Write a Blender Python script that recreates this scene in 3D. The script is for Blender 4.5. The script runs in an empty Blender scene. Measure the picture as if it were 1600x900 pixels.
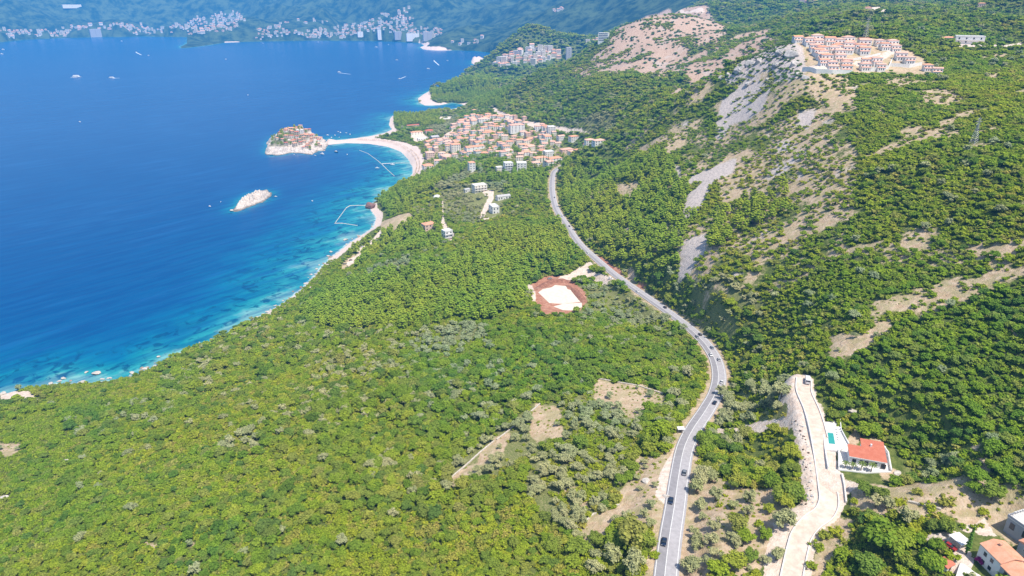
import bpy, bmesh, math, random
import numpy as np
from mathutils import Vector, Matrix
random.seed(7); rng = np.random.default_rng(7)
PI = math.pi
sc = bpy.context.scene
C = sc.collection

# ------------------------------------------------------------------ camera geometry (metres, camera 300 m above the sea, looking along +Y)
FPX, PITCH, H = 1066.7, math.radians(23.1), 300.0
CP, SP = math.cos(PITCH), math.sin(PITCH)
def ray(u, v):
    a, b = (u-800)/FPX, (450-v)/FPX
    return a, CP+b*SP, -SP+b*CP
def at_z(u, v, z):
    x, y, d = ray(u, v); t = (z-H)/d
    return x*t, y*t
def at_y(u, v, Y):
    x, y, d = ray(u, v); t = Y/y
    return x*t, Y, H+d*t

# ------------------------------------------------------------------ noise
def _hash(ix, iy, s):
    h = (ix.astype(np.int64)*374761393 + iy.astype(np.int64)*668265263 + s*1442695041) & 0xFFFFFFFF
    h = ((h ^ (h >> 13))*1274126177) & 0xFFFFFFFF
    return ((h ^ (h >> 16)) & 0xFFFF)/65535.0
def vnoise(x, y, s=0):
    ix, iy = np.floor(x), np.floor(y); fx, fy = x-ix, y-iy
    fx, fy = fx*fx*(3-2*fx), fy*fy*(3-2*fy)
    a, b = _hash(ix, iy, s), _hash(ix+1, iy, s); c, d = _hash(ix, iy+1, s), _hash(ix+1, iy+1, s)
    return (a+(b-a)*fx)*(1-fy)+(c+(d-c)*fx)*fy
def fbm(x, y, s=0, o=4):
    r, a, t = 0, .5, 0
    for i in range(o):
        r = r+a*vnoise(x, y, s+i*17); t += a; a *= .5; x, y = x*2.03+13.7, y*2.03+7.1
    return r/t
def sstep(a, b, x):
    t = np.clip((x-a)/(b-a), 0, 1); return t*t*(3-2*t)

# ------------------------------------------------------------------ shoreline and land control points, given by what stands where
SHORE = [(0,616),(37,607),(87,599),(130,598),(175,594),(212,585),(252,567),(287,549),(325,534),(362,516),(400,497),(440,475),(470,452),(492,430),(506,412),(525,396),(545,380),(565,367),(583,356),(588,340),(580,330),(577,321),(592,310),(612,296),(636,284),(644,272),(645,262),(638,248),(626,237),(605,229),(575,224.5),(540,223.5),(512,226),(510,221),(540,218),(575,213.5),(600,208),(613,202),(608,196),(609,186),(614,180),(648,181),(684,175),(708,170),(728,167),(722,163),(706,160),(690,164),(664,165),(654,160),(653,154),(662,147),(675,142),(694,138),(714,134),(722,124),(736,117),(760,114),(772,106),(750,104),(738,99),(738,95),(762,94),(788,94),(784,88),(772,83),(745,79.5),(710,78.5),(680,78.5),(662,77),(656,74),(664,71),(658,67),(620,65),(560,63.5),(480,63.5),(400,65),(352,66.5),(330,70),(300,74),(283,75.5),(282,73),(292,68),(298,58),(230,57),(150,58),(100,59),(40,62),(0,66),(-120,70),(-300,74)]
POLY = [at_z(u, v, 0) for u, v in SHORE]
SHORE_XY = np.array(POLY)
LAND = np.array([(-620.,-3000),(-580,0),(-530,250),at_z(-400,800,0),at_z(-150,690,0)]+POLY+[(-9000.,5400),(-60000,5600),(-60000,60000),(60000,60000),(60000,-3000)])
def inside(poly, x, y):
    poly = np.asarray(poly); r = np.zeros(x.shape, bool); n = len(poly)
    bx0, by0 = poly.min(0); bx1, by1 = poly.max(0)
    m = (x >= bx0)&(x <= bx1)&(y >= by0)&(y <= by1)
    X, Y = x[m], y[m]; q = np.zeros(X.shape, bool)
    for i in range(n):
        x0, y0 = poly[i]; x1, y1 = poly[(i+1) % n]
        if y0 == y1: continue
        q ^= ((y0 > Y) != (y1 > Y)) & (X < (x1-x0)*(Y-y0)/(y1-y0)+x0)
    r[m] = q
    return r
def dist_line(pts, x, y, closed=False, zs=None):
    pts = np.asarray(pts, float); best = np.full(x.shape, 1e18); zz = np.zeros(x.shape)
    n = len(pts)-(0 if closed else 1)
    for i in range(n):
        a, b = pts[i], pts[(i+1) % len(pts)]; d = b-a; L = (d*d).sum()+1e-9
        t = np.clip(((x-a[0])*d[0]+(y-a[1])*d[1])/L, 0, 1)
        q = (x-a[0]-t*d[0])**2+(y-a[1]-t*d[1])**2
        m = q < best; best = np.where(m, q, best)
        if zs is not None: zz = np.where(m, zs[i]+(zs[(i+1) % len(pts)]-zs[i])*t, zz)
    return (np.sqrt(best), zz) if zs is not None else np.sqrt(best)

ROADPX = [(1036,960,129.5),(1040,900,128),(1047,840,126),(1055,790,124),(1062,740,121),(1070,700,118),(1084,670,115),(1104,640,111),(1119,612,107),(1123,582,103),(1113,552,98),(1087,521,92),(1046,489,84),(1002,458,76),(962,430,70),(932,405,66),(905,380,62),(886,352,58),(869,326,55),(863,300,52),(863,280,50.5),(866,268,50),(880,258,49)]
def spline(P, n=8):
    P = np.asarray(P, float); out = []
    Q = np.vstack([2*P[0]-P[1], P, 2*P[-1]-P[-2]])
    for i in range(1, len(Q)-2):
        p0, p1, p2, p3 = Q[i-1:i+3]
        for k in range(n):
            t = k/n
            out.append(.5*((2*p1)+(-p0+p2)*t+(2*p0-5*p1+4*p2-p3)*t*t+(-p0+3*p1-3*p2+p3)*t**3))
    out.append(P[-1]); return np.array(out)
ROAD = spline([at_z(u, v, z)+(z,) for u, v, z in ROADPX], 8)
LANEPX = [(1232,925,131.5),(1237,900,132),(1246,858,132.8),(1253,836,133.3),(1268,817,134),(1287,803,134.5),(1295,785,135),(1293,762,136),(1289,735,137),(1284,705,138),(1277,670,139),(1268,640,139.6),(1256,612,140.2),(1256,592,141)]
LANE = spline([at_z(u, v, z)+(z,) for u, v, z in LANEPX], 6)

# land heights: (u, v, z) where that height is seen, then hidden or off-frame points as (x, y, z)
CT = [(0,900,85),(200,900,90),(400,900,95),(600,900,105),(800,900,118),(0,750,45),(200,750,64),(0,680,21),(100,640,16),(250,620,28),(300,650,52),(400,600,46),(500,650,76),(600,600,80),(700,680,92),(800,600,97),(600,750,95),(800,750,108),(930,800,118),(960,700,113),(1000,620,105),
 (600,500,52),(500,520,38),(450,520,18),(700,450,60),(600,420,38),(560,430,18),(700,520,72),(800,500,82),(900,520,88),(1000,540,94),(870,465,78),(850,400,63),(700,350,40),(650,370,30),(620,340,22),(640,305,16),(700,285,36),(760,310,43),(800,350,52),(750,262,46),(800,262,48),(835,300,50),(690,255,20),(660,262,6),(650,290,14),
 (700,232,24),(740,215,32),(800,225,43),(850,240,48),(900,222,58),(930,222,66),(750,185,40),(800,195,50),(850,195,62),(660,215,8),(640,205,5),(680,195,14),(640,186,14),(700,178,16),(630,200,5),
 (700,145,18),(740,135,26),(760,150,34),(740,165,24),(720,175,14),(780,160,48),
 (800,150,62),(850,170,72),(900,190,82),(950,195,96),(900,160,104),(850,140,90),(950,160,125),(1000,165,136),(1000,140,150),(900,130,128),(960,130,150),(1050,140,158),
 (820,90,28),(790,98,8),(860,98,40),(888,96,45),(770,78,14),(800,70,40),(720,74,20),(690,70,18),(700,55,60),(760,55,90),(850,70,90),(900,68,95),(930,62,105),(850,40,190),(950,40,190),(750,30,190),(650,40,90),(600,45,80),(560,52,30),(500,56,22),(440,60,10),(400,45,60),(640,58,18),(340,64,40),(310,68,30),
 (350,45,30),(300,46,25),(200,50,14),(100,52,14),(0,58,12),(200,38,60),(50,40,80),(100,20,330),(400,20,240),(250,20,280),(550,20,260),(0,10,380),(600,0,420)]
CW = [(X, Y, Z) for (u, v, Y) in [(925,85,1900),(960,56,1930),(1000,29,1960),(1050,18,2000),(1110,29,1950),(905,96,1880),(860,108,1880),(820,124,1850),(1150,48,1900),(1200,45,1820),(1050,60,1800),(1100,60,1720),(1000,80,1750),(950,100,1750),(1060,110,1560),(1140,80,1500),(1200,60,1560)] for (X, Y, Z) in [at_y(u, v, Y)]]
# the near spur and the slope under the hill village
for u, v, Y in [(1150,116,890),(1100,132,930),(1050,160,985),(1000,190,1010),(950,212,1022),(905,238,1032),(874,257,1042),(1215,84,845),(1250,72,835),(900,300,880),(905,340,765),(940,280,920),(1000,400,562),(1000,350,640),(1000,300,730),(1000,250,830),(1000,210,940),(1050,400,520),(1050,300,670),(1050,200,870),(1100,480,412),(1100,440,442),(1100,400,482),(1100,350,545),(1100,300,620),(1100,250,715),(1100,200,820),(1100,160,890),(1180,560,345),(1180,500,374),(1180,440,410),(1180,380,460),(1180,320,540),(1180,260,630),(1180,200,725),(1190,140,805),
 (1300,900,161),(1300,800,188),(1300,740,206),(1320,700,219),(1300,650,240),(1300,600,260),(1300,550,280),(1300,500,312),(1300,450,345),(1300,400,385),(1300,350,428),(1300,300,480),(1300,250,540),(1300,200,610),(1300,150,690),(1300,122,732),(1360,118,735),(1440,115,725),(1260,112,745),(1300,80,825),(1300,64,885),(1400,80,815),(1400,68,880),(1470,90,790),(1250,62,880),
 (1590,900,150),(1590,800,172),(1590,700,196),(1590,600,224),(1590,500,259),(1590,400,303),(1590,300,359),(1590,200,462),(1590,150,555),(1590,100,717),(1590,70,900),(1590,40,1220),(1590,5,1800),(1450,900,154),(1450,800,178),(1450,700,205),(1450,600,238),(1450,500,283),(1450,400,338),(1450,300,412),(1450,200,525),(1450,150,615),(1480,68,900),(1540,70,870),(1400,45,1150),(1350,40,1250),(1450,20,1500),(1300,30,1500),(1250,20,1800),(1350,10,1900),(1200,20,2300),(1100,10,2600),(1500,5,1900),
 (1700,900,140),(1700,700,180),(1700,500,235),(1700,300,330),(1750,150,520),(1800,60,950),(1000,900,170),(1100,850,178),(1150,780,205),(1180,720,232),(1180,660,262),(1200,620,283)]:
    CW.append(at_y(u, v, Y))
CW += [(230,1250,95),(130,1180,60),(340,1150,150),(430,1300,190),(600,1300,270),(500,1000,262),(700,1100,275),(900,1300,300),(1000,800,270),(700,600,255),(600,400,240),(500,200,215),(400,0,170),(0,0,120),(-200,0,80),(-400,0,40),(-300,200,75),(150,60,135),(0,100,124),
 (500,2300,150),(300,2400,40),(800,2600,250),(200,2600,15),(1000,2200,300),(1500,2000,370),(1400,3000,520),(2200,2600,620),(700,3200,190),(500,3600,120),(1200,4200,560),(400,4700,260),(800,5200,560),(2000,5000,900),(3500,4000,1000),(0,5200,120),(0,5900,330),(100,7000,620),(-1000,6200,170),(-1000,7500,620),(-2000,6100,40),(-2200,6900,240),(-2300,7800,560),(-3400,6100,60),(-4000,6300,160),(-3900,7200,480),(-3400,8200,430),(-4800,7200,500),(-5600,6500,350),(1000,9000,900),(-1500,9500,900),(4000,8000,1200),(-4000,10500,700),(-8000,9000,700),(3000,1200,700),(3000,0,500),(0,14000,1100),(6000,12000,1400),(-9000,14000,900),(8000,4000,1200)]
pts = [at_z(u, v, z)+(z,) for u, v, z in CT]+[tuple(p) for p in CW]
pts += [tuple(p) for p in ROAD[::8]]+[tuple(p) for p in LANE[::6]]
pts += [(x, y, 0.) for x, y in POLY[::2]]
pts = np.array(pts)
# terrain interpolation in log-polar coordinates, so detail follows the spacing of the known heights
def lp(x, y):
    r = np.hypot(x, y+60)+40; return np.log(r)*1.0, np.arctan2(x, y+60)
px_, py_ = lp(pts[:,0], pts[:,1])
def kern(dx, dy): return np.sqrt(dx*dx+dy*dy+.0012)
_K = kern(px_[:,None]-px_[None], py_[:,None]-py_[None])
_n = len(pts); _P = np.c_[np.ones(_n), px_, py_]
_A = np.block([[_K-np.eye(_n)*.004, _P], [_P.T, np.zeros((3,3))]])
_w = np.linalg.solve(_A, np.r_[pts[:,2], 0, 0, 0])
def hrbf(x, y):
    X, Y = lp(x, y); out = np.empty(X.shape); f = X.ravel(); g = Y.ravel(); o = np.empty(f.shape)
    for i in range(0, len(f), 40000):
        s = slice(i, i+40000)
        o[s] = kern(f[s,None]-px_[None], g[s,None]-py_[None])@_w[:_n]+_w[_n]+_w[_n+1]*f[s]+_w[_n+2]*g[s]
    return o.reshape(X.shape)
# ---- polar ground sheet
NA, NR = 860, 720
AZ = np.linspace(math.radians(-62), math.radians(62), NA)
LR = np.linspace(math.log(70), math.log(26000), NR)
RR, AA = np.meshgrid(np.exp(LR), AZ, indexing='ij')
GX, GY = RR*np.sin(AA), RR*np.cos(AA)
def landsd(x, y):
    m = inside(LAND, x, y); d = dist_line(SHORE_XY, x, y)
    return np.where(m, d, -d)
SD = landsd(GX, GY)
def height(x, y, sd):
    h = hrbf(x, y); r = np.hypot(x, y)
    h = h+(fbm(x/90, y/90, 3, 4)-.5)*np.clip(r/60, 4, 16)+(fbm(x/420, y/420, 9, 4)-.5)*np.clip((r-900)/18, 0, 110)
    ridge = 1-np.abs(2*fbm(x/700, y/700, 21, 4)-1)
    h = h+(ridge-.75)*np.clip((r-3300)/9, 0, 330)
    h = np.maximum(h, 1.2+np.minimum(sd*.12, 3))
    w = np.where(r < 1150, 26, 14+0*r); w = np.where(r > 1300, 9, w)
    t = np.clip(sd/w, 0, 1)
    h = h*(1-(1-t)**2)
    dr, zr = dist_line(ROAD[:,:2], x, y, zs=ROAD[:,2]); k = sstep(5.2, 17, dr); h = np.where(dr < 17, zr-.25+(h-zr+.25)*k, h)
    dl, zl = dist_line(LANE[:,:2], x, y, zs=LANE[:,2]); k = sstep(3.8, 12, dl); h = np.where(dl < 12, zl-.2+(h-zl+.2)*k, h)
    return np.where(sd > 0, h, np.maximum(-18, sd*.25-.3))
GZ = height(GX, GY, SD)
PADS = []     # level building plots, filled in before the sheet is made
def flatten(x, y, r, z, soft=5):
    global GZ
    d = np.hypot(GX-x, GY-y); k = sstep(r, r+soft, d); GZ = np.where(d < r+soft, z+(GZ-z)*k, GZ)
def ground(x, y):
    x = np.asarray(x, float); y = np.asarray(y, float)
    i = (np.log(np.maximum(np.hypot(x, y), 71))-LR[0])/(LR[1]-LR[0]); j = (np.arctan2(x, y)-AZ[0])/(AZ[1]-AZ[0])
    i = np.clip(i, 0, NR-1.001); j = np.clip(j, 0, NA-1.001); i0 = i.astype(int); j0 = j.astype(int); fi = i-i0; fj = j-j0
    return (GZ[i0,j0]*(1-fi)+GZ[i0+1,j0]*fi)*(1-fj)+(GZ[i0,j0+1]*(1-fi)+GZ[i0+1,j0+1]*fi)*fj
_T = 110*np.exp(np.linspace(0, math.log(200), 2600))
def P(u, v):
    """the ground (or sea) point that the camera sees at picture position u, v"""
    x, y, d = ray(u, v); n = math.hypot(x, y)
    X, Y, Z = x*_T, y*_T, H+d*_T
    g = np.maximum(ground(X, Y), 0)
    k = np.nonzero(Z < g)[0]
    if len(k) == 0: i = len(_T)-2
    else: i = max(k[0]-1, 0)
    a, b = Z[i]-g[i], g[i+1]-Z[i+1]; t = a/(a+b) if a+b > 1e-9 and a > 0 else 0
    X = X[i]+(X[i+1]-X[i])*t; Y = Y[i]+(Y[i+1]-Y[i])*t
    return Vector((X, Y, float(np.maximum(ground(X, Y), 0))))
def PP(poly): return np.array([tuple(P(u, v))[:2] for u, v in poly])
def zones(polys): return [PP(p) for p in polys]
def in_any(zs, x, y):
    r = np.zeros(x.shape, bool)
    for z in zs: r |= inside(z, x, y)
    return r
def scale_at(x, y, z):
    """pixels of the 1600-wide photograph per metre at a point"""
    t = y*CP-(z-H)*SP; return FPX/max(t, 1)
# ------------------------------------------------------------------ zones on the ground
Z_DRY = zones([[(1262,862),(1285,828),(1312,806),(1330,815),(1316,845),(1300,872),(1290,905),(1256,905)],[(928,590),(1000,600),(1040,612),(1040,628),(990,652),(955,640),(925,625)],
 [(988,712),(1025,712),(1045,706),(1045,760),(1035,830),(1000,820),(965,802),(935,850),(905,856),(903,826),(930,800),(962,790),(985,745)],
 [(1078,748),(1120,742),(1160,760),(1235,765),(1238,830),(1185,900),(1062,905),(1070,800)],
 [(1330,748),(1420,738),(1530,745),(1540,780),(1610,790),(1610,845),(1560,830),(1530,840),(1470,800),(1400,815),(1340,800)],
 [(1515,688),(1530,700),(1548,760),(1605,755),(1605,800),(1540,800),(1532,760)],
 [(840,625),(880,640),(850,690),(830,680)],[(855,668),(880,660),(878,690),(860,692)],[(770,680),(790,676),(780,710),(740,745),(705,765),(700,745),(745,725)],
 [(1300,520),(1345,520),(1390,495),(1394,515),(1350,545),(1305,560)],[(1370,470),(1440,455),(1400,480)],[(1100,452),(1135,446),(1136,464),(1102,468)],
 [(594,346),(640,331),(650,344),(614,357),(600,360)],[(530,424),(550,400),(562,402),(548,420)],
 [(960,286),(995,280),(1000,300),(985,306),(970,300)],[(1380,640),(1400,690),(1415,725),(1392,725),(1372,660)],
 [(220,842),(260,842),(258,852),(222,852)],[(280,850),(310,848),(300,862)],[(0,690),(30,690),(25,712),(0,712)],[(1245,66),(1310,58),(1400,66),(1440,92),(1474,112),(1440,118),(1370,114),(1330,116),(1256,118)],[(1540,380),(1590,385),(1580,400),(1545,400)],[(975,412),(1000,420),(985,440)],[(1380,160),(1400,165),(1395,182),(1383,178)],
 [(1340,655),(1352,640),(1348,672),(1330,690)]])
Z_SCRUB = zones([[(1120,185),(1190,200),(1290,165),(1345,250),(1335,330),(1310,400),(1230,450),(1130,450),(1065,450),(1062,375),(1130,310),(1110,240)],[(1290,120),(1330,130),(1330,190),(1280,165)],[(1030,200),(1090,180),(1110,240),(1040,240)],[(1310,380),(1600,370),(1600,410),(1330,420)]])
Z_SCREE = zones([[(1128,152),(1165,122),(1217,126),(1196,170),(1152,196),(1115,196)],[(1047,250),(1066,262),(1066,286),(1090,268),(1110,262),(1145,246),(1138,272),(1108,290),(1096,322),(1074,335),(1064,330),(1072,306),(1088,287),(1066,287),(1052,268)],
 [(1060,380),(1110,360),(1102,395),(1082,412),(1068,437),(1056,430),(1066,404)],[(1240,170),(1278,170),(1262,205),(1248,190)],[(1066,335),(1080,330),(1062,360)]])
Z_CLIFF = zones([[(1122,128),(1150,108),(1180,86),(1210,72),(1250,66),(1258,112),(1240,125),(1215,105),(1190,110),(1150,125)]])
Z_BROWN = zones([[(922,92),(960,54),(1000,27),(1050,16),(1112,27),(1140,40),(1130,62),(1080,75),(1060,95),(1100,78),(1150,55),(1200,46),(1215,70),(1160,95),(1120,124),(1060,155),(1048,148),(1080,128),(1060,112),(1030,122),(990,112),(945,118)],
                 [(885,105),(920,100),(932,118),(900,122)]])
Z_PALE = zones([[(1236,598),(1250,640),(1262,690),(1268,730),(1272,780),(1262,806),(1244,828),(1230,870),(1215,910),(1190,910),(1212,852),(1246,800),(1258,768),(1250,722),(1252,690),(1236,662),(1228,620)],
 [(1242,648),(1190,658),(1118,670),(1118,682),(1190,674),(1242,668)],[(1030,742),(1058,692),(1072,678),(1052,760),(1046,792),(1024,776)],
 [(1290,738),(1318,740),(1324,785),(1300,800),(1300,770)],[(1320,750),(1345,748),(1340,760),(1322,775)],[(1278,790),(1310,795),(1285,820),(1266,840),(1255,910),(1245,910),(1256,850)],
 [(820,442),(832,446),(838,468),(832,470)],[(868,436),(910,415),(922,408),(928,414),(912,432),(880,442)],[(912,418),(962,436),(950,444),(905,428)],
 [(0,618),(20,611),(45,611),(64,628),(45,628),(25,622),(0,632)],[(538,414),(552,400),(566,396),(556,414)],[(556,392),(598,355),(602,358),(562,396)],
 [(1330,98),(1372,88),(1396,78),(1404,82),(1380,94),(1340,104)],[(1246,108),(1330,113),(1330,118),(1250,116)],[(1480,66),(1600,66),(1600,74),(1500,76)],[(1345,14),(1375,10),(1398,18),(1380,24),(1352,21)],
 [(752,300),(770,296),(770,312),(762,330),(752,342),(782,336),(758,346),(748,340),(758,318),(764,308)],[(691,312),(694,312),(694,345),(714,368),(706,380),(690,352)],[(1440,840),(1490,835),(1520,880),(1510,905),(1470,905),(1490,870)],[(1497,830),(1540,805),(1560,835),(1525,835)],
 [(765,170),(775,168),(800,185),(840,192),(925,206),(920,211),(830,198),(780,185)],[(640,212),(660,208),(672,216),(650,224)],[(720,196),(700,214),(690,222),(686,220),(702,206)],[(685,182),(706,182),(704,186),(684,186)],[(1020,16),(1070,18),(1110,24),(1070,22)],[(880,172),(900,176),(898,172)]])
Z_RED = zones([[(820,448),(850,432),(880,432),(912,416),(920,424),(896,440),(914,455),(916,478),(896,492),(850,496),(838,474)],[(1000,440),(1012,446),(1004,452),(992,446)],[(935,398),(975,425),(970,432),(925,402)]])
Z_BEACH = zones([[(508,217),(575,208),(612,198),(624,202),(618,212),(650,226),(662,246),(660,268),(648,284),(636,288),(600,240),(540,230),(508,230)],[(690,160),(732,160),(734,170),(706,174),(690,168)],[(478,448),(500,415),(545,375),(580,356),(592,322),(604,330),(600,350),(556,386),(520,420),(490,456)],[(380,512),(478,446),(486,458),(400,508)],
 [(655,62),(690,72),(775,80),(800,90),(775,94),(740,100),(700,84),(650,80)],[(652,152),(668,140),(680,160),(705,164),(662,168)],[(575,325),(592,315),(600,330),(585,340)],[(350,64),(660,62),(660,68),(350,69)],[(604,180),(616,178),(616,202),(604,204)]])
Z_OLIVE = zones([[(700,740),(760,680),(845,622),(880,632),(860,690),(790,735),(715,765)],[(850,690),(878,640),(930,598),(990,622),(1005,662),(985,700),(900,695)],[(830,705),(985,700),(968,770),(930,805),(890,835),(815,765)],
 [(1120,600),(1225,592),(1232,655),(1180,672),(1130,652)],[(905,446),(950,440),(1065,492),(1045,520),(960,500),(905,495)],[(1085,490),(1120,480),(1170,505),(1150,530),(1110,520)],[(640,520),(760,505),(765,545),(690,562),(640,552)],
 [(690,300),(785,285),(775,335),(745,352),(705,350),(692,330)],[(560,430),(640,400),(650,430),(580,450)],[(1080,450),(1190,460),(1190,480),(1090,482)],[(640,272),(720,250),(760,270),(690,300),(640,300)],[(680,185),(720,180),(700,212),(665,206)],[(870,190),(960,178),(960,205),(930,208)],[(340,690),(400,670),(410,700),(350,705)],[(1430,690),(1500,690),(1490,730),(1440,730)]])
Z_PINE = zones([[(470,490),(520,450),(560,440),(700,412),(760,362),(868,345),(905,398),(868,428),(838,440),(815,470),(765,500),(640,515),(560,520),(490,515)],[(872,270),(940,255),(1060,250),(1080,340),(1055,420),(1002,420),(935,392),(882,342)],
 [(592,312),(640,282),(700,252),(740,262),(700,285),(650,312),(640,330),(600,340)],[(740,282),(790,270),(860,272),(858,300),(800,290)],[(608,178),(640,172),(690,176),(690,196),(640,200),(612,200)],[(655,152),(690,135),(760,110),(800,150),(780,170),(735,165),(690,158)],[(600,350),(680,340),(690,390),(600,400)],[(1120,330),(1220,290),(1240,330),(1160,360),(1130,400),(1110,390)],[(540,385),(585,370),(590,395),(560,420)]])
Z_MEADOW = zones([[(1285,812),(1330,792),(1440,802),(1480,870),(1450,905),(1262,905)],[(-60,660),(100,640),(130,700),(100,800),(60,900),(-60,900)],[(1310,660),(1340,640),(1400,640),(1420,740),(1340,740)],[(100,600),(250,570),(250,620),(80,650)],[(1150,680),(1250,680),(1255,720),(1180,730)],[(700,540),(800,520),(800,560),(700,570)]])
Z_VILLAGE = zones([[(640,232),(700,215),(722,190),(740,180),(800,182),(850,196),(945,215),(940,222),(890,245),(865,262),(800,252),(735,245),(680,262),(655,262)]])
Z_FARTOWN = zones([[(400,64),(410,48),(480,50),(540,40),(620,14),(660,14),(640,36),(700,40),(700,56),(640,66)],[(0,64),(0,36),(80,42),(220,40),(300,30),(380,18),(400,40),(360,58),(290,56)],[(765,104),(790,84),(840,76),(880,78),(860,100),(800,106)]])
def warp(x, y):
    a = np.clip(np.hypot(x, y)/45, 5, 26); s = a*1.1
    return x+(fbm(x/s, y/s, 41, 4)-.5)*a*1.7, y+(fbm(x/s, y/s, 43, 4)-.5)*a*1.7
ROADS_XY, LANE_XY = ROAD[:,:2], LANE[:,:2]

# level plots for the buildings that stand near: (u, v, radius)
VILLA = P(1345,712); VILLA = Vector((*at_z(1345,712,137.7), 137.7)); flatten(VILLA.x+4, VILLA.y+1, 14, VILLA.z, 20)
POOLC = P(1300,688)
PITC = P(872,466); flatten(PITC.x, PITC.y, 24, PITC.z, 10)
HOME = P(1556,858); flatten(HOME.x, HOME.y-2, 12, HOME.z, 10)
TERR = P(1592,806)

# ------------------------------------------------------------------ node helpers
def new_mat(name):
    m = bpy.data.materials.new(name); m.use_nodes = True; nt = m.node_tree; nt.nodes.clear(); return m, nt
class N:
    def __init__(s, nt): s.nt = nt
    def __call__(s, t, ins=None, **kw):
        n = s.nt.nodes.new(t)
        for k, v in kw.items(): setattr(n, k, v)
        for k, v in (ins or {}).items():
            if hasattr(v, 'is_output'): s.nt.links.new(v, n.inputs[k])
            else: n.inputs[k].default_value = v
        return n
    def noise(s, scale, detail=4, rough=.55, vec=None, dist=0.):
        i = {'Scale': scale, 'Detail': detail, 'Roughness': rough, 'Distortion': dist}
        if vec is not None: i['Vector'] = vec
        return s('ShaderNodeTexNoise', i).outputs[0]
    def ramp(s, fac, stops):
        n = s('ShaderNodeValToRGB', {'Fac': fac}); e = n.color_ramp.elements
        while len(e) < len(stops): e.new(.5)
        for k, (p, c) in enumerate(stops): e[k].position = p; e[k].color = (c if len(c) == 4 else tuple(c)+(1,))
        return n.outputs[0]
    def mix(s, f, a, b, mode='MIX'):
        n = s('ShaderNodeMix', data_type='RGBA', blend_type=mode)
        for k, v in ((0, f), (6, a), (7, b)):
            if hasattr(v, 'is_output'): s.nt.links.new(v, n.inputs[k])
            else: n.inputs[k].default_value = v if k == 0 or len(v) == 4 else tuple(v)+(1,)
        return n.outputs[2]
    def math(s, op, a, b=0., clamp=False):
        n = s('ShaderNodeMath', operation=op, use_clamp=clamp)
        for k, v in ((0, a), (1, b)):
            if hasattr(v, 'is_output'): s.nt.links.new(v, n.inputs[k])
            else: n.inputs[k].default_value = v
        return n.outputs[0]
    def rng(s, v, a, b, c=0., d=1.):
        return s('ShaderNodeMapRange', {'Value': v, 'From Min': a, 'From Max': b, 'To Min': c, 'To Max': d}, interpolation_type='SMOOTHSTEP').outputs[0]
    def out(s, sh): s.nt.links.new(sh, s('ShaderNodeOutputMaterial').inputs['Surface'])
    def princ(s, col, rough=.8, spec=.3, **kw):
        i = {'Base Color': col if hasattr(col, 'is_output') else tuple(col)+(1,), 'Roughness': rough, 'Specular IOR Level': spec}; i.update(kw)
        return s('ShaderNodeBsdfPrincipled', i)
def paint(name, col, rough=.7, vary=.12, scale=1.5, spec=.25, stain=None, metal=0.):
    m, nt = new_mat(name); n = N(nt)
    pos = n('ShaderNodeNewGeometry').outputs['Position']
    f = n.noise(scale, 5, .6, pos)
    lo = tuple(c*(1-vary*1.6) for c in col); hi = tuple(min(c*(1+vary), .95) for c in col)
    c = n.ramp(f, [(.3, lo), (.7, hi)])
    if stain: c = n.mix(n.rng(n.noise(scale*.35, 4, .6, pos), .52, .72, 0, .6), c, stain)
    b = n.princ(c, rough, spec, Metallic=metal); n.out(b.outputs[0]); return m

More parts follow.
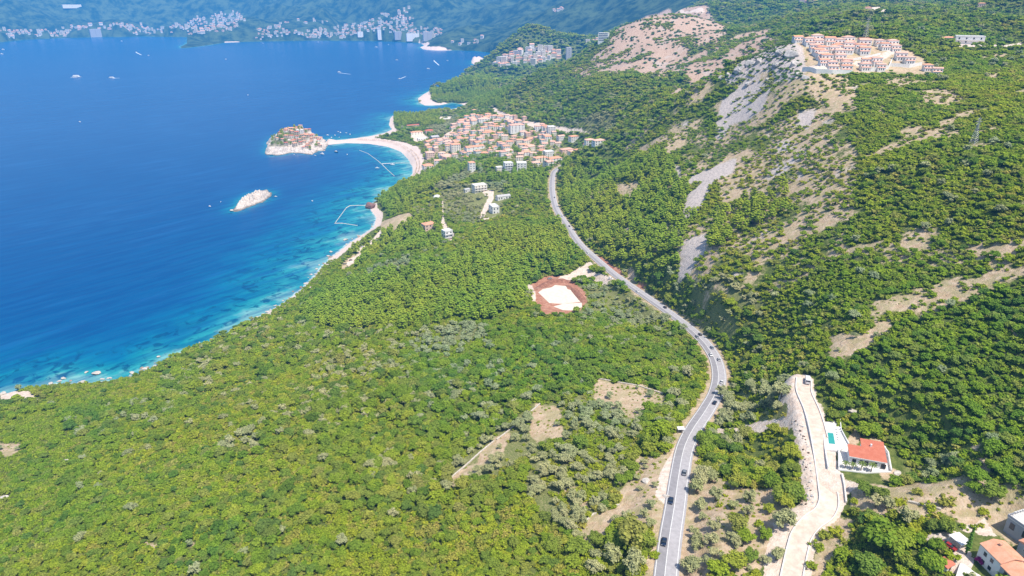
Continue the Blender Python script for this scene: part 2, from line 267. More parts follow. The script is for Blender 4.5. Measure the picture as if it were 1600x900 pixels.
# ------------------------------------------------------------------ ground material
def ground_material():
    m, nt = new_mat('hillside_ground'); n = N(nt)
    pos = n('ShaderNodeNewGeometry').outputs['Position']
    A = n('ShaderNodeAttribute', attribute_name='soil'); B = n('ShaderNodeAttribute', attribute_name='cover')
    dist = n('ShaderNodeVectorMath', {0: pos}, operation='LENGTH').outputs['Value']
    s1 = n('ShaderNodeSeparateColor', {'Color': A.outputs['Color']}); s2 = n('ShaderNodeSeparateColor', {'Color': B.outputs['Color']})
    dry, rock, red, pale = s1.outputs[0], s1.outputs[1], s1.outputs[2], A.outputs['Alpha']
    far, brown, beach, olive = s2.outputs[0], s2.outputs[1], s2.outputs[2], B.outputs['Alpha']
    f1 = n.noise(.035, 5, .6, pos); f2 = n.noise(.35, 5, .65, pos); f3 = n.noise(1.6, 4, .7, pos); f4 = n.noise(.011, 6, .62, pos)
    green = n.mix(n.rng(f2, .35, .7), (.085,.125,.028), (.20,.23,.06))
    green = n.mix(n.rng(f3, .55, .75, 0, .55), green, (.33,.30,.13))
    wood = n.mix(n.rng(n.noise(.06, 6, .75, pos), .38, .62), (.045,.085,.024), (.15,.20,.055))
    wood = n.mix(n.rng(f4, .5, .72, 0, .35), wood, (.30,.28,.15))
    wood = n.mix(n.rng(dist, 2200, 4200), wood, n.mix(n.rng(n.noise(.012, 7, .7, pos), .38, .62), (.010,.030,.016), (.075,.115,.05)))
    c = n.mix(far, green, wood)
    c = n.mix(n.math('MULTIPLY', olive, .75), c, n.mix(n.rng(f3, .4, .65), (.16,.20,.055), (.42,.37,.19)))
    jit = n.math('MULTIPLY', n.math('SUBTRACT', f2, .5), 1.0); jit2 = n.math('MULTIPLY', n.math('SUBTRACT', f3, .5), .7); jj = n.math('ADD', jit, jit2)
    def mask(a, lo=.35, hi=.65): return n.rng(n.math('ADD', a, jj), lo, hi)
    dcol = n.mix(n.rng(f2, .35, .65), (.50,.355,.23), (.64,.50,.365)); dcol = n.mix(n.rng(n.noise(.13, 4, .65, pos), .44, .62, 0, .65), dcol, (.37,.34,.165)); dcol = n.mix(n.rng(f3, .5, .72, 0, .8), dcol, (.43,.37,.17)); dcol = n.mix(n.rng(f3, .30, .42, .5, 0), dcol, (.68,.60,.50))
    c = n.mix(mask(dry), c, dcol)
    bcol = n.mix(n.rng(f2, .38, .62), (.42,.285,.20), (.56,.42,.32)); bcol = n.mix(n.rng(f1, .5, .72, 0, .6), bcol, (.52,.47,.43))
    c = n.mix(mask(brown), c, bcol)
    v = n('ShaderNodeTexVoronoi', {'Scale': .45, 'Vector': pos}).outputs[0]
    rcol = n.mix(n.rng(f3, .35, .65), (.52,.45,.41), (.72,.63,.57)); rcol = n.mix(n.rng(v, .35, .8, 0, .35), rcol, (.26,.235,.22)); rcol = n.mix(n.rng(f2, .55, .75, 0, .5), rcol, (.60,.46,.36))
    c = n.mix(mask(rock), c, rcol)
    c = n.mix(mask(red), c, n.mix(n.rng(f2, .4, .65), (.41,.185,.12), (.53,.29,.20)))
    pcol = n.mix(n.rng(f2, .35, .65), (.66,.52,.42), (.78,.67,.58)); pcol = n.mix(n.rng(f3, .6, .75, 0, .5), pcol, (.40,.33,.26))
    c = n.mix(mask(pale, .4, .55), c, pcol)
    c = n.mix(mask(beach, .42, .55), c, n.mix(n.rng(f3, .35, .65), (.60,.47,.41), (.74,.64,.58)))
    bump = n('ShaderNodeBump', {'Strength': .8, 'Distance': 1.2, 'Height': n.math('ADD', f2, n.math('MULTIPLY', f3, .35))})
    b = n.princ(c, .95, .1, Normal=bump.outputs[0]); n.out(b.outputs[0]); return m

def npmesh(name, verts, faces, mat=None, smooth=False):
    me = bpy.data.meshes.new(name); verts = np.ascontiguousarray(verts, np.float32); faces = np.ascontiguousarray(faces, np.int32)
    me.vertices.add(len(verts)); me.vertices.foreach_set('co', verts.ravel())
    k = faces.shape[1]; me.loops.add(faces.size); me.loops.foreach_set('vertex_index', faces.ravel())
    me.polygons.add(len(faces)); me.polygons.foreach_set('loop_start', np.arange(0, faces.size, k, dtype=np.int32)); me.polygons.foreach_set('loop_total', np.full(len(faces), k, np.int32))
    if smooth: me.polygons.foreach_set('use_smooth', np.ones(len(faces), bool))
    me.update(calc_edges=True)
    if mat:
        for m in (mat if isinstance(mat, (list, tuple)) else [mat]): me.materials.append(m)
    return me
def link(name, me, parent=None, loc=None, rz=0, **props):
    o = bpy.data.objects.new(name, me); C.objects.link(o)
    if parent: o.parent = parent
    if loc is not None: o.location = loc
    if rz: o.rotation_euler.z = rz
    for k, v in props.items(): o[k] = v
    return o
def thing(name, label, cat, loc=(0,0,0), rz=0, group=None):
    o = link(name, None, None, loc, rz, label=label, category=cat)
    if group: o['group'] = group
    return o
def grid_faces(nr, na):
    i = np.arange(nr-1)[:,None]*na+np.arange(na-1)[None]; i = i.ravel()
    return np.c_[i, i+1, i+na+1, i+na]

def fl(m): return m.astype(np.float32)
def soft_mask(zs, w=0): return fl(in_any(zs, *(warp(GX, GY) if w else (GX, GY))))
_rk = np.maximum(soft_mask(Z_SCREE, 1), soft_mask(Z_CLIFF, 1))
_gz, _gx = np.gradient(GZ)
_dr = dist_line(ROADS_XY, GX, GY)
soil = np.zeros((NR, NA, 4), np.float32); cover = np.zeros((NR, NA, 4), np.float32)
_scr = soft_mask(Z_SCRUB, 1)
soil[...,0] = np.maximum(soft_mask(Z_DRY, 1), _scr*np.clip((fbm(GX/20, GY/20, 31, 4)-.36)*5, .25, .9))
_dn = fbm(GX/35, GY/35, 77, 4); soil[...,0] = np.maximum(soil[...,0], np.clip((_dn-.70)*8, 0, .7)*(RR < 1500)*(SD > 20))
soil[...,0] = np.maximum(soil[...,0], .75*(1-sstep(5.5, 9.5, _dr)))
soil[...,0] = np.maximum(soil[...,0], soft_mask(Z_VILLAGE)*.45); soil[...,0] = np.maximum(soil[...,0], np.clip((fbm(GX/28, GY/28, 97, 4)-.55)*12, 0, .8)*(GX > np.interp(GY, ROAD[:,1], ROAD[:,0])+25)*(GY > 285)*(RR < 1000))
soil[...,0] = np.maximum(soil[...,0], np.clip((fbm(GX/200, GY/200, 91, 5)-.64)*6, 0, .45)*(RR > 1500)*(RR < 4000))
soil[...,1] = np.maximum(_rk, _scr*np.clip((fbm(GX/18, GY/18, 55, 3)-.62)*8, 0, .9)); soil[...,2] = soft_mask(Z_RED); soil[...,3] = np.maximum(soft_mask(Z_PALE), soft_mask(Z_FARTOWN)*.12)
_dl = dist_line(LANE_XY, GX, GY); _left = GX < np.interp(GY, LANE[:,1], LANE[:,0]); _lw = np.where(_left, 8.5, 4.6)*(.7+.6*fbm(GX/7, GY/7, 19, 3)); soil[...,3] = np.maximum(soil[...,3], 1-sstep(_lw-1, _lw+1, _dl))
soil[...,1] = np.maximum(soil[...,1], ((SD > 0)&(SD < 5.5)&(RR < 1300))*1.0)
cover[...,0] = np.clip((RR-1500)/900, 0, 1); cover[...,1] = soft_mask(Z_BROWN, 1); cover[...,2] = soft_mask(Z_BEACH)*(SD < np.where(RR > 1150, 42, 11)); cover[...,3] = soft_mask(Z_OLIVE, 1)
cover[...,2] = np.maximum(cover[...,2], ((SD > -4)&(SD < 3)&(RR < 3400))*.42)
def blur(a):
    p = np.pad(a, ((1,1),(1,1)), 'edge'); return (p[:-2,1:-1]+p[2:,1:-1]+p[1:-1,:-2]+p[1:-1,2:]+2*p[1:-1,1:-1])/6
for ar, chs in ((soil, (0, 1, 0, 1, 0, 1, 0, 1, 2, 3)), (cover, (1, 3, 1, 3, 1, 2))):
    for c_ in chs: ar[...,c_] = blur(ar[...,c_])
MG = ground_material()
me = npmesh('ground', np.c_[GX.ravel(), GY.ravel(), GZ.ravel()], grid_faces(NR, NA), MG, True)
for nm, ar in (('soil', soil), ('cover', cover)):
    at = me.color_attributes.new(nm, 'FLOAT_COLOR', 'POINT'); at.data.foreach_set('color', ar.reshape(-1))
link('ground', me, kind='structure')

# ------------------------------------------------------------------ sea
def sea_material():
    m, nt = new_mat('sea_water'); n = N(nt)
    pos = n('ShaderNodeNewGeometry').outputs['Position']
    sh = n('ShaderNodeAttribute', attribute_name='shallow').outputs['Fac']
    f1 = n.noise(.02, 5, .6, pos); f2 = n.noise(.06, 5, .65, pos, 1.); f3 = n.noise(.0022, 5, .6, pos, 1.5)
    s = n.math('ADD', sh, n.math('MULTIPLY', n.math('SUBTRACT', f1, .5), n.math('MULTIPLY', sh, 1.5)))
    c = n.ramp(s, [(.0, (.000,.074,.235)), (.20, (.000,.094,.25)), (.42, (.000,.150,.285)), (.64, (.006,.215,.29)), (.84, (.03,.31,.34)), (.97, (.18,.43,.42))])
    weed = n.math('MULTIPLY', n.rng(f2, .52, .62), n.rng(sh, .25, .5)); weed = n.math('MULTIPLY', weed, n.rng(sh, .95, .8)) 
    c = n.mix(n.math('MULTIPLY', weed, .8), c, (.000,.062,.14))
    mp = n('ShaderNodeMapping', {'Vector': pos, 'Rotation': (0,0,.86), 'Scale': (7.,1.,1.)}, vector_type='TEXTURE').outputs[0]
    st = n.noise(.004, 6, .65, mp, .8); c = n.mix(n.rng(st, .45, .7, 0, .22), c, (.015,.11,.30)); c = n.mix(n.rng(f3, .52, .72, 0, .25), c, (.015,.11,.30))
    w1 = n.noise(.10, 4, .65, mp); c = n.mix(n.rng(w1, .38, .62, 0, .5), c, (.000,.048,.19)); c = n.mix(n.rng(n.noise(.045, 4, .6, mp), .52, .7, 0, .3), c, (.01,.12,.34))
    foam = n.math('MULTIPLY', n.rng(n.math('ADD', sh, n.math('MULTIPLY', n.math('SUBTRACT', n.noise(.12, 4, .7, pos), .5), .09)), .98, 1.0), .45)
    c = n.mix(foam, c, (.75,.80,.80))
    h = n.math('ADD', n.noise(.16, 3, .6, mp), n.math('MULTIPLY', n.noise(.03, 3, .6, mp), 2.5))
    bump = n('ShaderNodeBump', {'Strength': .22, 'Distance': .9, 'Height': h})
    b = n.princ(c, .25, .08, Normal=bump.outputs[0], IOR=1.33); n.out(b.outputs[0]); return m
SA, SR = 520, 420
saz = np.linspace(math.radians(-62), math.radians(40), SA); slr = np.linspace(math.log(330), math.log(26000), SR)
sR, sA = np.meshgrid(np.exp(slr), saz, indexing='ij'); sx, sy = sR*np.sin(sA), sR*np.cos(sA)
ISLE = np.array([at_z(u, v, 0) for u, v in [(418,233),(419,240),(428,243),(440,242.5),(452,239),(466,238.5),(485,241),(497,237),(510,233),(511,224),(500,216),(484,210),(462,207),(438,209),(424,216)]])
ISLET = np.array([at_z(u, v, 0) for u, v in [(362,329),(366,331.5),(375,329.5),(396,320.5),(412,315),(423,307),(424,302),(416,297.5),(405,298.5),(392,303),(378,311),(370,320)]])
sd_ = dist_line(SHORE_XY, sx, sy); sd_[inside(LAND, sx, sy)] = 0
wid = 42+85*np.exp(-((sx+40)**2+(sy-1330)**2)/260.**2)+62*np.exp(-((sx+205)**2+(sy-860)**2)/230.**2)+26*fbm(sx/120, sy/120, 5, 3)
shal = np.exp(-sd_/wid)
for isl in (ISLE, ISLET):
    d = dist_line(isl, sx, sy, True); d[inside(isl, sx, sy)] = 0; shal = np.maximum(shal, .72*np.exp(-d/16))
shal *= 1-.5*sstep(1900, 3200, sR)*(sd_ > 12)
me = npmesh('sea', np.c_[sx.ravel(), sy.ravel(), np.zeros(sx.size)], grid_faces(SR, SA), sea_material(), True)
at = me.attributes.new('shallow', 'FLOAT', 'POINT'); at.data.foreach_set('value', shal.ravel().astype(np.float32))
link('sea', me, kind='structure')

# ------------------------------------------------------------------ roads
def strip(name, line, o0, o1, dz, mat, nacross=2, parent=None, **props):
    """a ribbon along a line of (x, y, z) between two sideways offsets"""
    L = np.asarray(line); d = np.gradient(L[:,:2], axis=0); d /= np.linalg.norm(d, axis=1)[:,None]; nrm = np.c_[d[:,1], -d[:,0]]
    V = []
    for k in range(nacross):
        o = o0+(o1-o0)*k/(nacross-1); V.append(np.c_[L[:,:2]+nrm*o, L[:,2]+dz])
    V = np.stack(V, 1).reshape(-1, 3)
    return link(name, npmesh(name, V, grid_faces(len(L), nacross)[:,::-1], mat), parent, **props)
def asphalt():
    m, nt = new_mat('worn_asphalt'); n = N(nt); pos = n('ShaderNodeNewGeometry').outputs['Position']
    c = n.ramp(n.noise(.5, 5, .6, pos), [(.3, (.27,.26,.275)), (.7, (.36,.345,.36))]); c = n.mix(n.rng(n.noise(6, 3, .7, pos), .4, .7, 0, .3), c, (.2,.195,.2))
    b = n.princ(c, .9, .2); n.out(b.outputs[0]); return m
M_ASPH = asphalt(); M_LINE = paint('road_paint', (.78,.78,.76), .8, .1, 2.)
M_CONC = paint('pale_concrete', (.70,.56,.46), .9, .14, .5, stain=(.80,.69,.61)); M_WHITE = paint('white_render', (.80,.79,.77), .85, .05, .4); M_STONE = paint('pale_stone', (.58,.52,.46), .95, .2, .8)
def fine(L, n):
    L = np.asarray(L); t = np.linspace(0, len(L)-1, n); i = np.minimum(t.astype(int), len(L)-2); f = (t-i)[:,None]; return L[i]*(1-f)+L[i+1]*f
R2 = fine(ROAD, 400)
strip('road', R2, -3.9, -.28, 0.0, M_ASPH, 3, kind='structure')
strip('road', R2, -.28, 4.2, 0.0, paint('pale_asphalt', (.44,.42,.43), .9, .1, .6), 3, kind='structure')
for o in (-3.35, 3.35): strip('edge_marking', R2, o-.11, o+.11, .012, M_LINE, kind='structure')
strip('centre_marking', R2[:250], -.28-.1, -.28+.12, .012, M_LINE, kind='structure')
L2 = fine(LANE, 160)
strip('lane', L2, -3.0, 3.0, .0, M_CONC, 3, kind='structure')
# ------------------------------------------------------------------ foliage
def leaf_mat(name, tints, under, sat=1., trans=.38):
    m, nt = new_mat(name); n = N(nt)
    geo = n('ShaderNodeNewGeometry'); pos = geo.outputs['Position']
    rnd = n('ShaderNodeObjectInfo').outputs['Random']
    c = n.ramp(rnd, [(i/(len(tints)-1), t) for i, t in enumerate(tints)])
    big = n.noise(.018, 3, .6, pos)
    c = n.mix(n.rng(big, .36, .64, 0, .45), c, under)
    c = n.mix(n.rng(n.noise(.007, 4, .65, pos), .38, .62), n.mix(1., c, (.86,.97,.85), 'MULTIPLY'), n.mix(1., c, (1.12,1.03,.82), 'MULTIPLY'))
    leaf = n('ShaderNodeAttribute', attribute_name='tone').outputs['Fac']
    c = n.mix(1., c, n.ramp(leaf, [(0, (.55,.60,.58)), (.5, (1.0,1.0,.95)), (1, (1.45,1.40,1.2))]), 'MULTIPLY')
    d = n('ShaderNodeBsdfDiffuse', {'Color': c}); t = n('ShaderNodeBsdfTranslucent', {'Color': n.mix(1., c, (1.05,1.15,.65), 'MULTIPLY')})
    mx = n('ShaderNodeMixShader', {0: trans, 1: d.outputs[0], 2: t.outputs[0]}); n.out(mx.outputs[0]); return m
K = 2.72
def sc3(t): return [tuple(min(c*K, .9) for c in x) for x in t]
LM_BROAD = leaf_mat('broadleaf_leaves', sc3([(.038,.070,.016),(.074,.118,.018),(.088,.128,.018),(.116,.150,.020),(.052,.090,.028),(.132,.150,.028),(.108,.116,.048),(.064,.108,.016),(.042,.080,.026),(.084,.104,.030)]), tuple(c*K for c in (.098,.134,.018)))
LM_OLIVE = leaf_mat('olive_leaves', sc3([(.092,.108,.068),(.116,.128,.084),(.138,.144,.100),(.100,.12,.068)]), tuple(c*K for c in (.116,.126,.086)), trans=.15)
LM_PINE = leaf_mat('pine_needles', sc3([(.085,.125,.020),(.115,.150,.022),(.130,.160,.026),(.070,.110,.022)]), tuple(c*K for c in (.105,.145,.020)), trans=.15)
LM_SHRUB = leaf_mat('shrub_leaves', sc3([(.078,.120,.014),(.112,.146,.016),(.138,.156,.022),(.084,.124,.018),(.152,.142,.050),(.058,.096,.018)]), tuple(c*K for c in (.116,.142,.016)))
LM_CYP = leaf_mat('cypress_leaves', sc3([(.030,.066,.016),(.040,.085,.018)]), tuple(c*K for c in (.035,.075,.016)), trans=.1)
LM_DARK = leaf_mat('dark_shrub_leaves', sc3([(.034,.064,.022),(.048,.080,.026)]), tuple(c*K for c in (.04,.07,.024)), trans=.1)
M_BARK = paint('bark', (.20,.155,.115), .95, .25, 3.)

def leaf_cloud(lobes, per, size, seed, core=None, flat=0., up=.9):
    """leaf-sized quads spread over the shells of many lobes; lobes are (x,y,z,rx,ry,rz)"""
    r = np.random.default_rng(seed); V = []; T = []
    for (x, y, z, rx, ry, rz) in lobes:
        k = max(6, int(per*(rx*ry+rx*rz+ry*rz)/3))
        d = r.normal(size=(k, 3)); d /= np.linalg.norm(d, axis=1)[:,None]
        d[:,2] = np.where(d[:,2] < -.35, -d[:,2]*.6, d[:,2])
        rad = r.uniform(.74, 1.08, k)[:,None]
        c = np.array([x, y, z])+d*rad*np.array([rx, ry, rz])
        nn = d+r.normal(scale=.45, size=(k, 3))+np.array([0, 0, up]); nn /= np.linalg.norm(nn, axis=1)[:,None]
        a = np.cross(nn, r.normal(size=(k, 3))); a /= np.linalg.norm(a, axis=1)[:,None]; b = np.cross(nn, a)
        s = size*r.uniform(.6, 1.35, k)[:,None]
        q = np.stack([c-a*s-b*s*.7, c+a*s*.8-b*s, c+a*s+b*s*.75, c-a*s*.7+b*s], 1)
        V.append(q.reshape(-1, 3)); tone = np.clip(.5+.32*d[:,2]+.2*(rad[:,0]-.9)*4+r.normal(scale=.16, size=k), 0, 1); T.append(np.repeat(tone, 4))  # tone paints shading: leaves lighter on top and outside, darker below
    V = np.concatenate(V); T = np.concatenate(T); F = np.arange(len(V)).reshape(-1, 4)
    if core is not None:
        bm = bmesh.new(); cv = []; cf = []; o = 0
        for (x, y, z, rx, ry, rz) in core:
            b2 = bmesh.new(); bmesh.ops.create_icosphere(b2, subdivisions=1, radius=1); b2.verts.ensure_lookup_table()
            cv += [(x+v.co.x*rx*.72, y+v.co.y*ry*.72, z+v.co.z*rz*.72) for v in b2.verts]; cf += [[v.index+o for v in f.verts]+[f.verts[2].index+o] for f in b2.faces]; o = len(cv); b2.free()
        bm.free()
        tri = np.array(cf); F2 = tri+len(V); V = np.concatenate([V, np.array(cv)]); T = np.concatenate([T, np.full(len(cv), .3)])  # low core tone paints the shade inside the crown
        return V, F, F2[:,:3], T
    return V, F, None, T
def foliage_mesh(name, lobes, per, size, seed, mat, core=True, trunk=None):
    V, F, F3, T = leaf_cloud(lobes, per, size, seed, lobes if core else None)
    loops = [F.ravel()]; tot = [np.full(len(F), 4)]
    if F3 is not None: loops.append(F3.ravel()); tot.append(np.full(len(F3), 3))
    mi = [np.zeros(len(F)+(0 if F3 is None else len(F3)))]
    if trunk is not None:
        tv, tf = trunk; loops.append((np.array(tf)+len(V)).ravel()); tot.append(np.full(len(tf), 4)); mi.append(np.ones(len(tf))); V = np.concatenate([V, np.array(tv)]); T = np.concatenate([T, np.full(len(tv), .4)])
    loops = np.concatenate(loops).astype(np.int32); tot = np.concatenate(tot).astype(np.int32); st = np.r_[0, np.cumsum(tot)[:-1]].astype(np.int32)
    me = bpy.data.meshes.new(name); me.vertices.add(len(V)); me.vertices.foreach_set('co', np.ascontiguousarray(V, np.float32).ravel())
    me.loops.add(len(loops)); me.loops.foreach_set('vertex_index', loops); me.polygons.add(len(tot)); me.polygons.foreach_set('loop_start', st); me.polygons.foreach_set('loop_total', tot)
    me.materials.append(mat); me.materials.append(M_BARK); me.polygons.foreach_set('material_index', np.concatenate(mi).astype(np.int32))
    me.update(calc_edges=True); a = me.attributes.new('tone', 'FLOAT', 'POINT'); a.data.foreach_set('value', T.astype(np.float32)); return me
def tube(pts, rads, n=6):
    V = []; F = []
    pts = [Vector(p) for p in pts]
    for i, p in enumerate(pts):
        d = (pts[min(i+1, len(pts)-1)]-pts[max(i-1, 0)]).normalized(); a = d.cross(Vector((.3,.9,.1))).normalized(); b = d.cross(a)
        for k in range(n):
            t = 2*PI*k/n; V.append(tuple(p+(a*math.cos(t)+b*math.sin(t))*rads[i]))
    for i in range(len(pts)-1):
        for k in range(n): F.append((i*n+k, i*n+(k+1)%n, (i+1)*n+(k+1)%n, (i+1)*n+k))
    return V, F
def trunk_geo(h, r, seed, limbs=4, spread=1.4, top=1.6):
    q = random.Random(seed); V, F = tube([(0,0,-.6), (.05,.02,h*.4), (q.uniform(-.15,.15),q.uniform(-.15,.15),h)], [r*1.35, r, r*.75])
    for k in range(limbs):
        a = 2*PI*k/limbs+q.uniform(-.4,.4); s = spread*q.uniform(.7,1.1)
        v, f = tube([(0,0,h*.85), (math.cos(a)*s*.5, math.sin(a)*s*.5, h+top*.45), (math.cos(a)*s, math.sin(a)*s, h+top)], [r*.6, r*.4, r*.15], 5)
        o = len(V); V += v; F += [tuple(i+o for i in x) for x in f]
    return V, F
def mk_trunk(name, *a, **k):
    V, F = trunk_geo(*a, **k); return npmesh(name, np.array(V), np.array(F), M_BARK, True)
def lobes_round(seed, n, R, Hc, hz, lr=(.38,.6), squash=.85):
    q = random.Random(seed); L = []
    for k in range(n):
        t = (k+.5)/n; ph = k*2.399+q.uniform(-.3,.3); el = math.asin(max(-.35, min(1, 1.25*t-.3))); rr = R*(.62+q.uniform(-.08,.12))
        s = R*q.uniform(*lr); L.append((math.cos(ph)*math.cos(el)*rr, math.sin(ph)*math.cos(el)*rr, Hc+math.sin(el)*hz*.62, s, s*q.uniform(.85,1.1), s*squash))
    L = [(x+q.uniform(-.22,.22)*R, y+q.uniform(-.22,.22)*R, z+q.uniform(-.2,.25)*hz, a*q.uniform(.8,1.2), b*q.uniform(.8,1.2), c) for x, y, z, a, b, c in L]
    L.append((0, 0, Hc, R*.6, R*.6, hz*.6)); return L
# prototypes: (crown mesh, trunk mesh)
def broad(seed, near):
    L = lobes_round(seed, 13 if near else 8, 2.75+.35*((seed*7) % 3-1), 2.25+.3*(seed % 3), 1.75+.3*((seed*5) % 3-1), (.26,.50))
    return L
BROAD_N = [(foliage_mesh('crown', broad(s, True), 52, .20, s, LM_BROAD), mk_trunk('trunk', 1.1, .15, s)) for s in range(7)]
BROAD_M = [foliage_mesh('tree', broad(s, True), 26, .29, s+40, LM_BROAD) for s in range(9)]
BROAD_F = [foliage_mesh('tree', broad(s, False), 9, .52, s+60, LM_BROAD) for s in range(5)]
def olive(seed): return lobes_round(seed+100, 9, 2.1, 2.5, 1.7, (.34,.55), .9)
OLIVE_N = [(foliage_mesh('crown', olive(s), 62, .17, s+80, LM_OLIVE), mk_trunk('trunk', 1.1, .22, s+9, 3, 1., 1.2)) for s in range(4)]
OLIVE_M = [foliage_mesh('tree', olive(s), 24, .30, s+90, LM_OLIVE) for s in range(3)]
def pine(seed):
    q = random.Random(seed+500); L = []
    for lv in range(5):
        z = 4.2+lv*1.45; R = (3.1, 3.0, 2.5, 1.8, .8)[lv]; n = (5, 6, 5, 4, 1)[lv]
        for k in range(n):
            a = 2*PI*k/n+q.uniform(-.5,.5); s = q.uniform(.95,1.5); L.append((math.cos(a)*R*q.uniform(.55,.95), math.sin(a)*R*q.uniform(.55,.95), z+q.uniform(-.5,.5), s, s, s*.6))
    return L
PINE_N = [(foliage_mesh('crown', pine(s), 26, .27, s+120, LM_PINE), mk_trunk('trunk', 6.5, .24, s+19, 5, 1.8, 2.)) for s in range(4)]
PINE_M = [foliage_mesh('tree', pine(s), 15, .36, s+130, LM_PINE) for s in range(4)]
def shrub(seed): return lobes_round(seed+300, 7, 1.4, .6, .68, (.36,.58), .8)
SHRUB_N = [(foliage_mesh('crown', shrub(s), 60, .13, s+140, LM_SHRUB), mk_trunk('stem', .5, .06, s+29, 4, .7, .5)) for s in range(3)]
SHRUB_M = [foliage_mesh('shrub', shrub(s), 22, .22, s+150, LM_SHRUB) for s in range(4)]
DSHRUB = [foliage_mesh('shrub', shrub(s), 22, .22, s+160, LM_DARK) for s in range(3)]
CYP = (foliage_mesh('crown', [(0,0,1+.62*k, .95*math.sin(min(1, .35+k/5.))*(1-k/16.), .95*math.sin(min(1, .35+k/5.))*(1-k/16.), .8) for k in range(14)], 60, .16, 170, LM_CYP), mk_trunk('trunk', 1.6, .14, 33, 2, .2, 2.))

# ------------------------------------------------------------------ where things grow
def jit_grid(x0, x1, y0, y1, s, seed):
    r = np.random.default_rng(seed); xs = np.arange(x0, x1, s); ys = np.arange(y0, y1, s*.87)
    X, Y = np.meshgrid(xs, ys); X = X+(np.arange(len(ys)) % 2)[:,None]*s*.5; X = X+r.uniform(-.42, .42, X.shape)*s; Y = Y+r.uniform(-.42, .42, Y.shape)*s
    return X.ravel(), Y.ravel()
def wedge(X, Y, r0, r1, half=47):
    R = np.hypot(X, Y); A = np.degrees(np.arctan2(X, Y)); return (R >= r0)&(R < r1)&(np.abs(A) < half)
CLEAR = []        # (x, y, radius) around buildings and the like, filled by the builders
def growable(X, Y):
    sd = landsd(X, Y); ok = sd > 2.5
    ok &= dist_line(ROADS_XY, X, Y) > 7.4; ok &= dist_line(LANE_XY, X, Y) > np.where(X < np.interp(Y, LANE[:,1], LANE[:,0]), 9.5, 5.8)
    ok &= ~in_any(Z_PALE, X, Y); ok &= ~in_any(Z_RED, X, Y); ok &= ~(in_any(Z_BEACH, X, Y)&(sd < 42)); ok &= ~(in_any(Z_SCREE, *warp(X, Y))&(in_any(Z_SCREE[1:3]+Z_SCREE[4:], *warp(X, Y))|(fbm(X/11, Y/11, 88, 3) < .55))); ok &= ~in_any(Z_DRY, *warp(X, Y))
    for (x, y, r) in CLEAR: ok &= (X-x)**2+(Y-y)**2 > r*r
    return ok
def project(x, y, z):
    t = y*CP-(z-H)*SP; up = y*SP+(z-H)*CP; return 800+FPX*x/t, 450-FPX*up/t
PLANTS = {k: [] for k in ('broad', 'olive', 'pine', 'shrub', 'dshrub')}
def put(kind, X, Y, S): PLANTS[kind].append(np.c_[X, Y, S])
